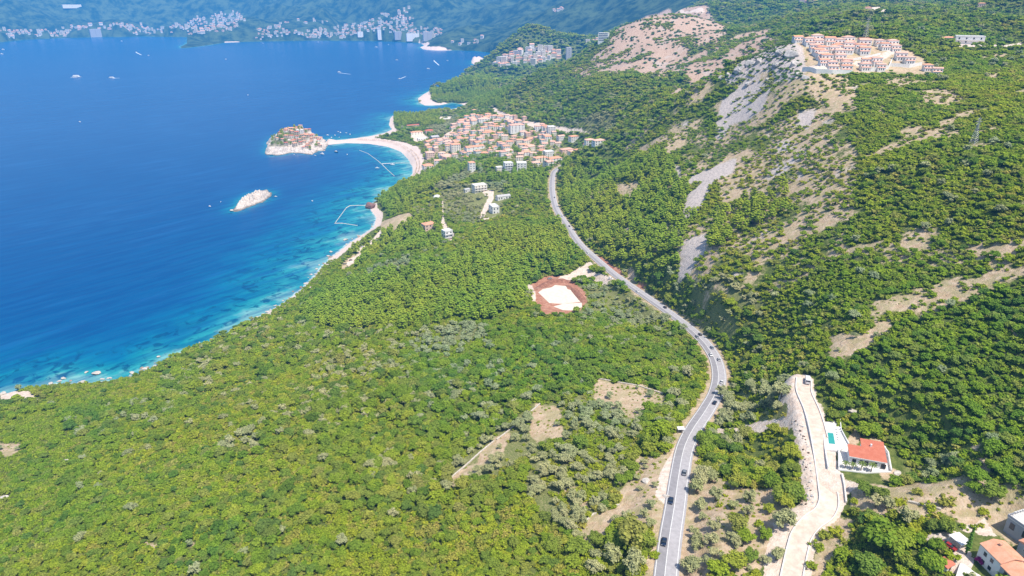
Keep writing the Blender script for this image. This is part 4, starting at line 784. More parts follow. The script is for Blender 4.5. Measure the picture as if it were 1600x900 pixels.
hs(737,268,10,10,15,'slim white house with orange roof rising out of the pines', 'hip', W_WHITE, T_ORANGE, 4, 2, .1)
p = P(683, 309)
m = MB()
V = [(6*math.cos(t)*math.cos(e), 6*math.sin(t)*math.cos(e), 5*math.sin(e)-.4) for e in np.linspace(0, PI/2*.96, 6) for t in np.linspace(0, 2*PI, 17)[:-1]]
m.add(V, [(i*16+k, i*16+(k+1)%16, (i+1)*16+(k+1)%16, (i+1)*16+k) for i in range(5) for k in range(16)]+[tuple(80+k for k in range(16))])
o = m.link('water_tank', W_WHITE, smooth=True); o.location = p; o['label'] = 'small white domed tank among trees above the shore'; o['category'] = 'tank'; CLEAR.append((p.x, p.y, 8))

# ------------------------------------------------------------------ the village on the bay
VIL = [(712,236,20,16,16,'hip',W_CREAM,T_ORANGE,4,'terracotta and cream hotel at the beach end of the village'),(741,235,44,14,9,'gable',W_WHITE,T_ORANGE,2,'longest white building with orange roof in the village'),(672,246,18,18,12,'hip',W_PINK,T_PINK,3,'pink building nearest the crescent beach'),(669,265,20,18,10,'hip',W_CREAM,T_ORANGE,3,'cream building with terraces at the lower end of the beach'),(697,250,22,18,11,'hip',W_PINK,T_PINK,3,'wide pink building between the beach and the pines'),(727,249,12,10,6,'hip',W_CREAM,T_ORANGE,2,'small house with bright orange roof below the hotel'),(791,234,14,13,9,'hip',W_WHITE,T_ORANGE,2,'white house with pyramid orange roof amid dark trees'),(817,231,18,12,8,'hip',W_CREAM,T_ORANGE,2,'cream house with wide orange roof in the village centre'),(857,244,18,14,10,'flat',W_WHITE,None,3,'bright white flat roofed house above the road bend'),(844,252,26,14,8,'hip',W_CREAM,T_ORANGE,2,'long orange roofed house left of the cypresses'),(866,252,26,14,7,'hip',W_WHITE,T_ORANGE,2,'wide orange roofed house where the road leaves the village'),(885,238,26,14,7,'hip',W_PINK,T_PINK,2,'pink roofed long house at the foot of the spur'),(861,211,16,14,19,'flat',W_WHITE,None,6,'tallest white tower block in the village'),(807,206,34,16,17,'hip',W_WHITE,T_PINK,5,'large five storey white hotel with pink roof'),(921,226,16,12,9,'hip',W_WHITE,T_PINK,3,'white house near the right end of the village'),(935,226,20,12,8,'hip',W_WHITE,T_PINK,2,'last white house at the right end of the village'),(896,220,18,12,10,'hip',W_WHITE,T_ORANGE,3,'white three storey house under the wooded hill'),(756,191,30,18,10,'hip',W_WHITE,T_PINK,2,'broad white building at the top of the village'),(776,191,20,12,7,'hip',W_CREAM,T_PINK,2,'cream house right of the broad top building'),(651,210,32,12,7,'hip',W_CREAM,T_ORANGE,2,'long orange roofed beach pavilion behind the sand'),(671,207,22,16,6,'hip',W_PINK,T_RED,1,'brick red roofed pavilion beside the beach park'),(645,198,36,9,5,'gable',W_STONE,T_RED,1,'low long red roof along the wooded headland'),(679,218,20,16,8,'gable',W_GREY,T_GREY,2,'grey roofed building behind the beach trees'),(660,219,24,12,5,'flat',W_WHITE,None,1,'low white beach building among trees'),(696,189,38,10,6,'flat',W_CREAM,None,1,'pale long building alone above the cove trees'),(759,214,16,13,11,'hip',W_CREAM,T_ORANGE,3,'yellowish house standing above its neighbours'),(739,224,14,11,8,'hip',W_PINK,T_PINK,2,'pink house on the seaward village edge'),(741,176,12,10,9,'hip',W_PINK,T_ORANGE,2,'lone orange house at the edge of the cove woods')]
vpos = []
for (u, v, w, d, h, rf, wl, tl, st, lab) in VIL:
    p = P(u, v); vpos.append((p.x, p.y, max(w, d))); CLEAR.append((p.x, p.y, max(w, d)*.6))
    building('village_house', lab, 'house', p, facing(p, random.uniform(.15, .6)), w*.88, d*.88, h*.85, rf, wl, tl or M_WHITE, st, 4 if w > 15 else 3, 1, 'buildings of the village on the bay', door=False)
q = random.Random(5); extra = []
zv = Z_VILLAGE[0]; x0, y0 = zv.min(0); x1, y1 = zv.max(0); tries = 0
while len(extra) < 175 and tries < 9000:
    tries += 1; x, y = q.uniform(x0, x1), q.uniform(y0, y1)
    if not inside(zv, np.array([x]), np.array([y]))[0] or dist_line(ROADS_XY, np.array([x]), np.array([y]))[0] < 14: continue
    w = q.uniform(8.5, 15)
    if any((x-a)**2+(y-b)**2 < (w*.52+c*.52+.4)**2 for a, b, c in vpos): continue
    if landsd(np.array([x]), np.array([y]))[0] < 45: continue
    vpos.append((x, y, w)); extra.append((x, y, w))
extra.sort(key=lambda e: e[1]); row = 0; i = 0
while i < len(extra):
    L = sorted(extra[i:i+13], key=lambda e: e[0]); row += 1; i += 13
    for k, (x, y, w) in enumerate(L):
        z = float(ground(x, y)); p = Vector((x, y, z)); wl = q.choice([W_WHITE, W_WHITE, W_WHITE, W_CREAM, W_CREAM, W_PINK]); tl = q.choice([T_ORANGE, T_ORANGE, T_PINK, T_PINK, T_PINK, T_OLD]); st = q.choice([2, 2, 3, 3]); CLEAR.append((x, y, w*.6))
        cn = 'white' if wl is W_WHITE else 'cream' if wl is W_CREAM else 'pink'; tn = {id(T_ORANGE): 'orange', id(T_PINK): 'faded pink', id(T_OLD): 'old clay', id(T_RED): 'brick red'}[id(tl)]
        building('village_house', '%s house with %s roof, %s from left in the %s village row' % (cn, tn, ordn(k+1), ordn(row)), 'house', p, facing(p, q.uniform(0, .8)), w, w*q.uniform(.7, .95), st*3., q.choice(['hip', 'hip', 'gable']), wl, tl, st, 3, 1, 'buildings of the village on the bay', door=False)

# ------------------------------------------------------------------ far towns: small blocks, one mesh each
FAR = []
for k, (wl, tl, rf, st) in enumerate([(W_WHITE, T_PINK, 'hip', 3), (W_CREAM, T_ORANGE, 'hip', 3), (W_WHITE, M_WHITE, 'flat', 5), (W_CREAM, M_WHITE, 'flat', 7), (W_WHITE, T_PINK, 'gable', 4), (W_PINK, T_PINK, 'hip', 2)]):
    h = st*3.; w = 15; d = 12; m = MB().box(-w/2, w/2, -d/2, d/2, -6, h, 0); r = roof_mb(rf, w, d, h); m.add(r.v, r.f, 1)
    for s in range(st): m.box(-w/2+1, w/2-1, -d/2-.08, -d/2-.004, s*3+1., s*3+2.2, 2); m.box(-w/2-.08, -w/2-.004, -d/2+1, d/2-1, s*3+1., s*3+2.2, 2)
    FAR.append((m.mesh('town_block', [wl, tl, M_GLASS]), ['white block with a faded red roof', 'cream block with an orange roof', 'white flat roofed block', 'tall cream flat roofed block', 'white gabled block', 'low pink house'][k]))
def town(polys, n, seed, wh, grp, smin=.8, smax=1.6, keep=999):
    r = random.Random(seed); got = []; made = []; tries = 0
    while len(got) < n and tries < n*60:
        tries += 1; pg = polys[tries % len(polys)]; us = [a for a, b in pg]; vs = [b for a, b in pg]; u, v = r.uniform(min(us), max(us)), r.uniform(min(vs), max(vs))
        if not inside(np.array(pg, float), np.array([u]), np.array([v]))[0]: continue
        p = P(u, v)
        if landsd(np.array([p.x]), np.array([p.y]))[0] < 15 or p.y > 8500: continue
        s = r.uniform(smin, smax)
        if any((p.x-a)**2+(p.y-b)**2 < (13*s)**2 for a, b in got): continue
        got.append((p.x, p.y)); k = r.randrange(len(FAR)); me, lb = FAR[k]; made.append((p.y, me, lb, p, facing(p, r.uniform(-.5, .5)), (s*r.uniform(.8, 1.5), s, s*r.uniform(.55, 1.2)))); CLEAR.append((p.x, p.y, 11*s))
    made.sort(key=lambda e: e[0])
    for y_, me, lb, p, a_, sc_ in made[:keep]:
        o = link('town_block', me, None, p, a_, label=lb+' '+wh, category='building', group=lb+' '+wh); o.scale = sc_
    if made[keep:]:
        bm = bmesh.new(); mats = []
        for y_, me, lb, p, a_, sc_ in made[keep:]:
            c_ = me.copy(); c_.transform(Matrix.Translation(p) @ Matrix.Rotation(a_, 4, 'Z') @ Matrix.Diagonal(sc_+(1,)))
            for m_ in me.materials:
                if m_ not in mats: mats.append(m_)
            ix = np.zeros(len(c_.polygons), np.int32); c_.polygons.foreach_get('material_index', ix); c_.polygons.foreach_set('material_index', np.array([mats.index(m_) for m_ in me.materials], np.int32)[ix]); bm.from_mesh(c_); bpy.data.meshes.remove(c_)
        me = bpy.data.meshes.new('far_town'); bm.to_mesh(me); bm.free()
        for m_ in mats: me.materials.append(m_)
        link('far_town', me, kind='stuff', label='farther buildings '+wh)
BEC = [(400,63),(402,46),(430,40),(470,50),(520,44),(560,36),(620,22),(650,30),(640,46),(690,42),(692,58),(640,63),(560,62),(500,60)]
BUD = [(0,62),(0,46),(60,47),(110,41),(160,38),(220,38),(240,48),(300,30),(370,16),(385,30),(360,48),(300,54),(220,54),(150,56),(60,59)]
RAF = [(765,102),(785,86),(835,75),(880,78),(872,92),(845,100),(800,106)]
town([BEC], 230, 3, 'in the resort at the far bay end', 'x', .75, 1.25, 120)
town([BUD], 230, 4, 'in the hazy town across the bay', 'x', .8, 1.4, 74)
town([RAF], 62, 5, 'in the village behind the far cove', 'x', .8, 1.3)
town([[(660,58),(740,50),(790,78),(700,70)],[(440,32),(530,30),(520,36),(430,38)],[(590,20),(660,8),(670,16),(600,26)]], 26, 6, 'on the slope above the far beach', 'x', .8, 1.3)
town([[(912,68),(950,58),(952,62),(918,71)]], 7, 7, 'in the hamlet by the brown hill', 'x', .8, 1.4)
town([[(865,16),(880,12),(882,18),(868,18)],[(1240,3),(1300,1),(1300,5),(1240,6)],[(760,166),(748,170),(738,174)]], 9, 8, 'alone on the wooded far slope', 'x', .8, 1.3)
for (u, v, w, d, h, lab) in [(888,97,20,18,52,'lone grey hotel tower behind the village of the far cove'),(593,60,26,24,60,'slender pale tower in the far resort'),(563,56,40,20,28,'square white hotel block left of the slender tower'),(645,62,90,24,40,'long white terraced hotel at the end of the far beach'),(668,62,60,24,50,'stepped white hotel beside the grey rocky hill'),(622,60,50,30,46,'bluish glass hotel behind the far beach'),(150,56,80,30,50,'grey slab hotel in the hazy town'),(112,11,150,50,20,'long pale building on the far ridge')]:
    p = P(u, v); k = building('hotel', lab, 'hotel', p, facing(p, .2), w, d, h, 'flat', W_GREY if 'grey' in lab or 'blu' in lab else W_WHITE, M_WHITE, max(3, int(h/6)), 1, 1, door=False, deep=10)

# ------------------------------------------------------------------ villa with pool
Zv = VILLA.z
def AZt(u, v, z): return at_z(u, v, z)
va = Vector((*AZt(1326, 724, Zv), Zv)); vb = Vector((*AZt(1381, 734, Zv), Zv)); vr = math.atan2(vb.y-va.y, vb.x-va.x)
WL = (vb-va).length; hq = 3.4
t = thing('villa', 'white villa with L shaped bright red roof beside the turquoise pool', 'villa', va, vr)
Lp = [(0,0),(WL,0),(WL,10.5),(WL*.40,10.5),(WL*.40,6),(0,6)]
CLEAR += [(va.x+6, va.y+2, 17), (POOLC.x, POOLC.y, 11), (P(1300,715).x, P(1300,715).y, 8), (P(1370,730).x, P(1370,730).y, 8)]
sl = lambda x, y: hq+.13*max(0, y)
MB().prism(Lp, -3, lambda x, y: sl(x, y)-.02).link('wall', W_WHITE, t)
Ro = [(-.4,-.4),(WL+.5,-.4),(WL+.5,11),(WL*.40-.5,11),(WL*.40-.5,6.4),(-.5,6.4)]
rf = MB().prism(Ro, lambda x, y: hq+.13*y, lambda x, y: hq+.13*y+.2).link('roof', T_RED, t)
MB().box(-.52, WL+.52, -.54, -.402, hq-.18, hq+.06).link('gutter', W_WHITE, rf)
MB().box(WL*.62, WL*.62+.6, 7, 7.6, hq+.9, hq+2.1).link('chimney', W_WHITE, rf)
for k, (x, w_) in enumerate([(1.6,1.1),(3.9,.8),(5.8,1.1),(8.7,1.1),(11.6,1.5)]):
    f = link('window', win_mesh(w_, 2.0 if k % 2 == 0 else 1.2, M_GLASS), t, (x, 0, .25 if k % 2 == 0 else 1.1)); m = MB()
    for a in ((-w_/2-.1, -w_/2), (w_/2, w_/2+.1)): m.box(a[0], a[1], -.1, .03, 0, 2.0 if k % 2 == 0 else 1.2)
    hh = 2.0 if k % 2 == 0 else 1.2; m.box(-w_/2-.1, w_/2+.1, -.1, .03, hh-.02, hh+.1)
    m.link('frame', M_SHUT, f)
for y in (2, 8): link('window', win_mesh(1.2, 1.3), t, (WL, y, 1.1), PI/2)
def deck(uv, zt, name, lab, mat, cat, dp=4):
    pg = [AZt(u, v, zt) for u, v in uv]; o = MB().prism(pg, zt-dp, zt).link(name, mat); o['label'] = lab; o['category'] = cat; return o
deck([(1309.5,705),(1326,697),(1384,697),(1392,736),(1352,739),(1309.5,734)], Zv+.02, 'terrace', 'white front terrace of the villa with palms', M_PAVE, 'terrace')
zp = Zv+.9
pd = thing('swimming_pool', 'turquoise swimming pool in a white paved deck', 'pool', (*AZt(1299, 684, zp), zp))
ox, oy = pd.location.x, pd.location.y
rel = lambda L: [(x-ox, y-oy) for x, y in L]
MB().prism(rel([AZt(u, v, zp) for u, v in [(1286,660),(1311,655),(1313,673),(1325,695),(1311,704.5),(1289.5,702)]]), -5, 0).link('deck', M_PAVE, pd)
wt = [AZt(u, v, zp) for u, v in [(1293,676),(1302,677),(1305,694),(1295,693)]]
MB().prism(rel(wt), .002, .03).link('water', M_TEAL, pd)
cp = [AZt(u, v, zp) for u, v in [(1292.4,674),(1302.4,675),(1302.2,676.6),(1292.8,675.6)]]; MB().prism(rel(cp), .003, .25).link('step', W_WHITE, pd)
deck([(1284,703),(1308.8,706),(1309,735),(1290,733)], Zv-.6, 'forecourt', 'white paved forecourt between the lane and the villa', M_PAVE, 'forecourt')
def zline(uv, z): return [Vector((*AZt(u, v, z), z)) for u, v in uv]
wallline('garden_wall', 'white wall along the lane beside the pool deck', zline([(1281,642),(1285,665),(1288.5,702),(1293.5,732)], Zv+.2), .9, .35, W_WHITE, base=2)
wallline('garden_wall', 'white wall between the forecourt and the front terrace', zline([(1309.6,706),(1309.8,734)], Zv+.0), 1.5, .3, W_WHITE)
wallline('garden_wall', 'white wall bending round the right side of the villa', zline([(1379,699),(1387,710),(1392,738)], Zv), 1.3, .4, W_WHITE)
wallline('garden_wall', 'white front wall under the terrace of the villa', zline([(1311,735.5),(1352,740.5),(1391,739)], Zv-.2), .7, .35, W_WHITE, base=3)
wallline('garden_wall', 'white wall on the right edge of the pool deck', zline([(1312,655),(1314,673),(1326,695)], zp), .8, .3, W_WHITE)
M_CLOTH = paint('lounger_fabric', (.82,.81,.79), .8, .05)
lg = None
for k in range(5):
    x, y = AZt(1309.5+.6*k, 671+4*k, zp); lb = 'white sun lounger on the pool deck, %s from the far end' % ORD[k+1]
    if lg is None:
        lg = thing('sun_lounger', lb, 'sun lounger', (x, y, zp), .3, 'sun loungers by the pool'); parts = [MB().box(-1, .35, -.32, .32, .28, .4).link('seat', M_CLOTH, lg), MB().add([(.35,-.32,.28),(.95,-.32,.75),(.95,.32,.75),(.35,.32,.28),(.35,-.32,.4),(.9,-.32,.86),(.9,.32,.86),(.35,.32,.4)], [(3,2,1,0),(4,5,6,7),(0,1,5,4),(1,2,6,5),(2,3,7,6),(3,0,4,7)]).link('backrest', M_CLOTH, lg)]
        for a in (-.9, .3):
            for b in (-.28, .28): parts.append(MB().box(a-.03, a+.03, b-.03, b+.03, 0, .279).link('leg', M_STEEL, lg))
    else:
        c = lg.copy(); C.objects.link(c); c.location = (x, y, zp); c['label'] = lb
        for pt in parts: d = pt.copy(); d.parent = c; C.objects.link(d)
M_FROND = paint('palm_fronds', (.16,.22,.055), .7, .25, 2.)
pal = None
for k, (u, v, lb) in enumerate([(1320,731,'small palm at the left corner of the villa terrace'),(1331,733,'small palm, second from the left on the villa terrace'),(1345,735,'taller palm before the middle villa window'),(1361,737,'taller palm, rightmost on the villa terrace')]):
    x, y = AZt(u, v, Zv)
    if pal is None:
        pal = thing('palm_tree', lb, 'palm', (x, y, Zv), 0, 'palms on the villa terrace'); kids = [MB().tube([(0,0,0),(.05,0,1),(0,.05,2.1)], [.16,.13,.11]).link('trunk', M_BARK, pal)]
        for j in range(11):
            a = 2*PI*j/11; up = .5+.4*(j % 2); V = []; ca, sa = math.cos(a), math.sin(a)
            for r_, z_, w_ in ((.05,2.1,.08),(.6,2.1+up*.7,.26),(1.15,2.1+up*.6,.24),(1.6,2.1+up*.0,.03)): V += [(r_*ca-w_*sa, r_*sa+w_*ca, z_-.06), (r_*ca, r_*sa, z_), (r_*ca+w_*sa, r_*sa-w_*ca, z_-.06)]
            kids.append(MB().add(V, [(i*3+q_, i*3+q_+1, i*3+q_+4, i*3+q_+3) for i in range(3) for q_ in range(2)]).link('frond', M_FROND, pal))
    else:
        c = pal.copy(); C.objects.link(c); c.location = (x, y, Zv); c.scale = (1, 1, 1) if k < 2 else (1.15, 1.15, 1.35); c.rotation_euler.z = k; c['label'] = lb
        for pt in kids: d = pt.copy(); d.parent = c; C.objects.link(d)
# lane kerbs
def lane_edge(off, a, b): 
    L = L2[a:b]; d = np.gradient(L[:,:2], axis=0); d /= np.linalg.norm(d, axis=1)[:,None]; q = L.copy(); q[:,0] += d[:,1]*off; q[:,1] -= d[:,0]*off; return q
M_KERB = paint('white_kerb', (.72,.68,.64), .9, .08, .6)
wallline('kerb_wall', 'low white kerb wall on the left side of the pale lane', lane_edge(-3.15, 0, 160), .45, .4, M_KERB, 'kerb wall')
wallline('kerb_wall', 'low white kerb wall on the lower right side of the pale lane', lane_edge(3.15, 0, 84), .45, .4, M_KERB, 'kerb wall')
wallline('kerb_wall', 'low white kerb wall on the upper right side of the pale lane', lane_edge(3.15, 118, 160), .45, .4, M_KERB, 'kerb wall')
wallline('kerb_wall', 'white wall between the lane yard and the rubble plot', gline([(1315,742),(1319,760),(1322,786)]), .8, .5, M_KERB, 'kerb wall')

# ------------------------------------------------------------------ houses in the lower right corner
Zh = HOME.z
p1 = Vector((*AZt(1540, 866, Zh), Zh)); 
t = thing('house', 'two storey house with long orange tiled roof in the lower right corner', 'house', (*AZt(1574, 904, Zh), Zh), .12)
for (y0, y1, h, nm) in ((-9, .0, 5.6, 'wall'), (.003, 8, 6.2, 'wall')):
    MB().box(-3.7, 3.7, y0, y1, -4, h).link(nm, W_GREY if y0 < -1 else W_WHITE, t)  # grey on the front section paints the shade of its left facade
    V = [(-4.1,y0-.2,h-.15),(0,y0-.2,h+1.1),(4.1,y0-.2,h-.15),(-4.1,y1,h-.15),(0,y1,h+1.1),(4.1,y1,h-.15)]; V += [(x, y, z+.2) for x, y, z in V]
    MB().add(V, [(6,7,10,9),(7,8,11,10),(1,0,3,4),(2,1,4,5),(0,1,7,6),(1,2,8,7),(4,3,9,10),(5,4,10,11),(3,0,6,9),(2,5,11,8)]).link('roof', T_ORANGE, t)
MB().box(3.2, 3.8, -6, .2, 5.7, 6.5).link('parapet', W_WHITE, t); MB().box(-.3, .3, 5, 5.6, 6.9, 8.0).box(-.38, .38, 4.92, 5.68, 8.0, 8.12).link('chimney', T_OLD, t); MB().box(2.6, 3.1, -4, -3.4, 6.0, 7.2).link('chimney', W_WHITE, t)
for y in (-7, -4.5, -2, 3, 5.5):
    for z in (.8, 3.6):
        f = link('window', win_mesh(1.1, 1.3), t, (-3.7, y, z), -PI/2); MB().box(-.7, .7, -.12, .02, -.14, -.01).link('sill', W_WHITE, f)
CLEAR += [(HOME.x, HOME.y-2, 15)]
p = P(1626, 884); building('house', 'grey rendered house with orange roof at the right picture edge', 'house', p, .35, 9, 10, 6.5, 'gable', W_GREY, T_ORANGE, 2, 2, 2, frames=True, chimney=True); CLEAR.append((p.x, p.y, 9))
p = P(1604, 834); t = building('house', 'white flat roofed building with pergola and shade-grey side wall', 'house', p, .32, 9, 8, 4.6, 'flat', W_GREY, M_PAVE, 1, 2, 2, deep=4); CLEAR.append((p.x, p.y, 8))  # grey walls put the side's shade into the colour of a white building
m = MB()
for k in range(7): m.box(-3.6+k*1.1, -3.45+k*1.1, -3, 3.4, 6.9, 7.05)
m.box(-3.7, 3.3, -3, -2.85, 6.75, 6.89).box(-3.7, 3.3, 3.2, 3.35, 6.75, 6.89)
for x in (-3.6, 3.1):
    for y in (-2.9, 3.3): m.box(x-.08, x+.08, y-.08, y+.08, 4.91, 6.74)
m.link('pergola', W_WHITE, t)
def shelter(name, lab, cat, p, rz, w, d, h, top, postm):
    t = thing(name, lab, cat, p, rz); MB().box(-w/2, w/2, -d/2, d/2, h, h+.12).box(-w/2-.05, w/2+.05, -d/2-.05, -d/2-.003, h-.1, h+.14).link('roof', top, t)
    for x in (-1, 1):
        for y in (-1, 1): MB().box(x*(w/2-.2)-.06, x*(w/2-.2)+.06, y*(d/2-.2)-.06, y*(d/2-.2)+.06, -.6, h-.003).link('post', postm, t)
    return t
p = P(1497, 852); shelter('garden_canopy', 'white square garden canopy beside the tall cypress', 'canopy', p, .3, 4.2, 4.6, 2.6, W_WHITE, W_WHITE); CLEAR.append((p.x, p.y, 4))
p = P(1063, 676); t = shelter('bus_shelter', 'small white roofed bus shelter on the left roadside', 'bus shelter', p, facing(p, .3), 3.2, 2.4, 2.5, W_WHITE, M_STEEL); MB().box(-1.4, 1.4, 1.0, 1.06, .3, 2.4).link('back_panel', W_GREY, t); MB().box(-1.2, 1.2, .5, .9, .4, .5).link('bench', M_SHUT, t); CLEAR.append((p.x, p.y, 3.2))
p = P(1475, 888); t = building('shed', 'little shed with brick red roof beside the garden path', 'shed', p, .5, 3.4, 3, 2.1, 'gable', W_WHITE, T_RED, 1, 1, 1); CLEAR.append((p.x, p.y, 3))
p = P(1509, 866); t = thing('cypress_tree', 'tall slim dark cypress beside the white garden canopy', 'cypress', p); t.scale = (1.35, 1.35, 1.12); link('crown', CYP[0], t); link('trunk', CYP[1], t); CLEAR.append((p.x, p.y, 2.5))
cyl = [(801,265),(845,256),(849,257),(853,256),(862,262),(857,258),(866,261)]+[(844,428),(850,426),(855,427),(861,424),(868,421),(874,423),(880,420),(887,418),(893,416)]
for k, (u, v) in enumerate(cyl):
    p = P(u, v); t = thing('cypress_tree', 'dark slim cypress %s' % ('in the clump below the village road' if k < 7 else 'in the row of cypresses behind the red building plot'), 'cypress', p, k, 'cypresses below the village' if k < 7 else 'cypress row behind the building plot'); s = .9+.3*(k % 3); t.scale = (s*1.1, s*1.1, s*1.2); link('crown', CYP[0], t); link('trunk', CYP[1], t)
LM_PURP = leaf_mat('bougainvillea_flowers', [(.28,.03,.22),(.38,.05,.30)], (.30,.04,.24), trans=.2)
p = P(1531, 880); t = thing('bougainvillea', 'purple flowering bougainvillea in front of the orange roofed house', 'shrub', p); link('crown', foliage_mesh('crown', lobes_round(700, 7, 1.6, .9, .9), 60, .14, 701, LM_PURP), t); link('stem', SHRUB_N[0][1], t)
deck([(1500,880),(1528,884),(1534,905),(1492,905)], P(1515,893).z+.25, 'patio', 'white patio in front of the orange roofed house', M_PAVE, 'patio', 2)

M_DRYST = paint('dry_stone', (.60,.54,.46), .95, .25, 1.5)
for uv, lb in (([(704,748),(728,728),(752,706),(772,690)],'dry stone terrace wall under the lower row of olives'),([(776,688),(812,660),(846,630)],'dry stone terrace wall beside the upper row of olives'),([(932,592),(960,597),(1000,604),(1036,616)],'dry stone wall along the top of the straw terraces'),([(905,826),(925,806),(950,792),(968,790)],'dry stone wall below the tan clearing by the lay-by'),([(1385,790),(1410,783),(1440,790),(1470,797)],'low dry stone wall across the dry slope below the villa')): wallline('terrace_wall', lb, gline(uv, 3), .7, .7, M_DRYST, 'terrace wall')
# ------------------------------------------------------------------ building plot with pale slabs
zz = PITC.z
def slab(uv, lab): 
    o = MB().prism([AZt(u, v, zz) for u, v in uv], zz-.5, zz+.12).link('concrete_slab', paint('raw_slab', (.74,.66,.55), .9, .09, .4)); o['label'] = lab; o['category'] = 'slab'
slab([(841,457),(848,452),(862,449),(867,445.5),(884,447),(887,452),(897,455),(908,471.5),(878,475),(858,473.5)], 'large cream concrete slab in the red earth building plot'); slab([(865,479),(880,474.8),(909,473),(909.5,480),(892,487),(880,485)], 'smaller cream slab at the front of the red building plot')
def mound(uv, h, w, lab, mat):
    L = fine(np.array([tuple(P(u, v)) for u, v in uv]), 26); d = np.gradient(L[:,:2], axis=0); d /= np.linalg.norm(d, axis=1)[:,None]; V = []
    for i in range(26):
        e = math.sin(PI*min(1, max(0, i/25)))**.5
        for k in range(7):
            o = (k/6-.5)*w; zt = float(ground(L[i,0]+d[i,1]*o, L[i,1]-d[i,0]*o)); b = math.cos((k/6-.5)*PI)*h*e*(.75+.5*vnoise(np.array([i*.7]), np.array([k*.9]), 3)[0]); V.append((L[i,0]+d[i,1]*o, L[i,1]-d[i,0]*o, zt-.15+b))
    o = link('earth_mound', npmesh('earth_mound', np.array(V), grid_faces(26, 7), mat, True)); o['label'] = lab; o['category'] = 'earth mound'
M_RED = paint('red_earth', (.32,.15,.10), .95, .28, .5, stain=(.44,.28,.20))
mound([(838,452),(850,446),(862,440),(878,439),(893,441)], 2.6, 8, 'dark red earth bank behind the cream slab', M_RED); mound([(886,445),(898,454),(908,466),(915,474)], 2.0, 7, 'red earth bank on the right of the cream slab', M_RED)
# ------------------------------------------------------------------ islands
def rock_mat():
    m, nt = new_mat('pale_sea_rock'); n = N(nt); geo = n('ShaderNodeNewGeometry'); pos = geo.outputs['Position']
    z = n('ShaderNodeSeparateXYZ', {'Vector': pos}).outputs[2]; nz = n('ShaderNodeSeparateXYZ', {'Vector': geo.outputs['Normal']}).outputs[2]
    f = n.noise(.25, 6, .7, pos); g = n.noise(.33, 5, .75, pos, .6)
    c = n.ramp(f, [(.3, (.40,.34,.29)), (.55, (.64,.57,.51)), (.75, (.75,.70,.65))]); c = n.mix(n.rng(g, .36, .47, .75, 0), c, (.17,.13,.11))
    gr = n.mix(n.rng(g, .4, .6), (.06,.10,.03), (.22,.20,.10)); c = n.mix(n.math('MULTIPLY', n.rng(nz, .72, .9), n.rng(z, 12, 17)), c, gr)
    c = n.mix(n.rng(n.math('ADD', z, n.math('MULTIPLY', n.math('SUBTRACT', f, .5), 3)), .2, 2.2, .8, 0), c, (.10,.08,.06))
    b = n.princ(c, .95, .15); n.out(b.outputs[0]); return m
M_ROCK = rock_mat()
def island(name, poly, hfun, na, nr, jag, seed, **kw):
    cx, cy_ = poly.mean(0); ang = np.linspace(0, 2*PI, na, endpoint=False); R = []
    for a in ang:
        best = 0; dx, dy = math.cos(a), math.sin(a)
        for i in range(len(poly)):
            x0, y0 = poly[i]-[cx, cy_]; x1, y1 = poly[(i+1) % len(poly)]-[cx, cy_]; ex, ey = x1-x0, y1-y0; den = dx*ey-dy*ex
            if abs(den) < 1e-9: continue
            t = (x0*ey-y0*ex)/den; s = (x0*dy-y0*dx)/den
            if t > 0 and -.001 <= s <= 1.001: best = max(best, t)
        R.append(best)
    R = np.array(R)*(1+jag*(vnoise(ang*4.2, ang*0+seed, seed)-.5)+jag*.6*(vnoise(ang*13, ang*0+seed, seed+1)-.5)); S = np.linspace(1.04, 0, nr)
    s, a = np.meshgrid(S, ang, indexing='ij'); r = s*R[None]; x, y = cx+np.cos(a)*r, cy_+np.sin(a)*r; z = hfun(x, y, s); z[0] = -2
    V = np.c_[x.ravel(), y.ravel(), z.ravel()]; i = np.arange(nr-1)[:,None]*na+np.arange(na)[None]; j = np.arange(nr-1)[:,None]*na+(np.arange(na)+1)[None] % na
    F = np.stack([i, j, j+na, i+na], -1).reshape(-1, 4); link(name, npmesh(name, V, F, M_ROCK), **kw)
    return cx, cy_, R, ang
ux = (ISLE[:,0].min(), ISLE[:,0].max())
def isle_top(x, y):
    t = (x-ux[0])/(ux[1]-ux[0]); tt = np.interp(t, [0, .12, .28, .5, .7, .88, 1], [8, 21, 27, 24, 16, 9, 4])
    return tt
def isle_h(x, y, s): 
    n_ = fbm(x/9, y/9, 71, 4); cl = sstep(1.03, .84+.2*(n_-.5), s); return np.where(s > 1.03, -2, isle_top(x, y)*(.06+.50*cl+.44*sstep(.88, .15, s))*(.86+.3*n_)+sstep(.6, .9, s)*7*(fbm(x/4.5, y/4.5, 73, 3)-.5))
icx, icy, iR, iang = island('island', ISLE, isle_h, 220, 44, .13, 4, kind='structure')
def isle_ground(x, y):
    a = math.atan2(y-icy, x-icx) % (2*PI); r = np.interp(a, np.r_[iang, 2*PI], np.r_[iR, iR[0]]); s = math.hypot(x-icx, y-icy)/r
    return float(isle_h(np.array([x]), np.array([y]), np.array([s]))[0]), s
iu = (ISLET[:,0].min(), ISLET[:,0].max())
def islet_h(x, y, s):
    t = (x-iu[0])/(iu[1]-iu[0]); top = np.interp(t, [0, .12, .3, .45, .58, .72, .82, .92, 1], [2, 5, 10, 4, 11, 5, 15, 8, 3]); n_ = fbm(x/5, y/5, 81, 4)
    return np.where(s > 1.03, -2, top*sstep(1.05, .35, s)*(.25+1.45*n_)+2.2*(n_-.4))
island('islet', ISLET, islet_h, 110, 24, .16, 8, kind='structure')
q = random.Random(11); ih = []; tries = 0
IL = []
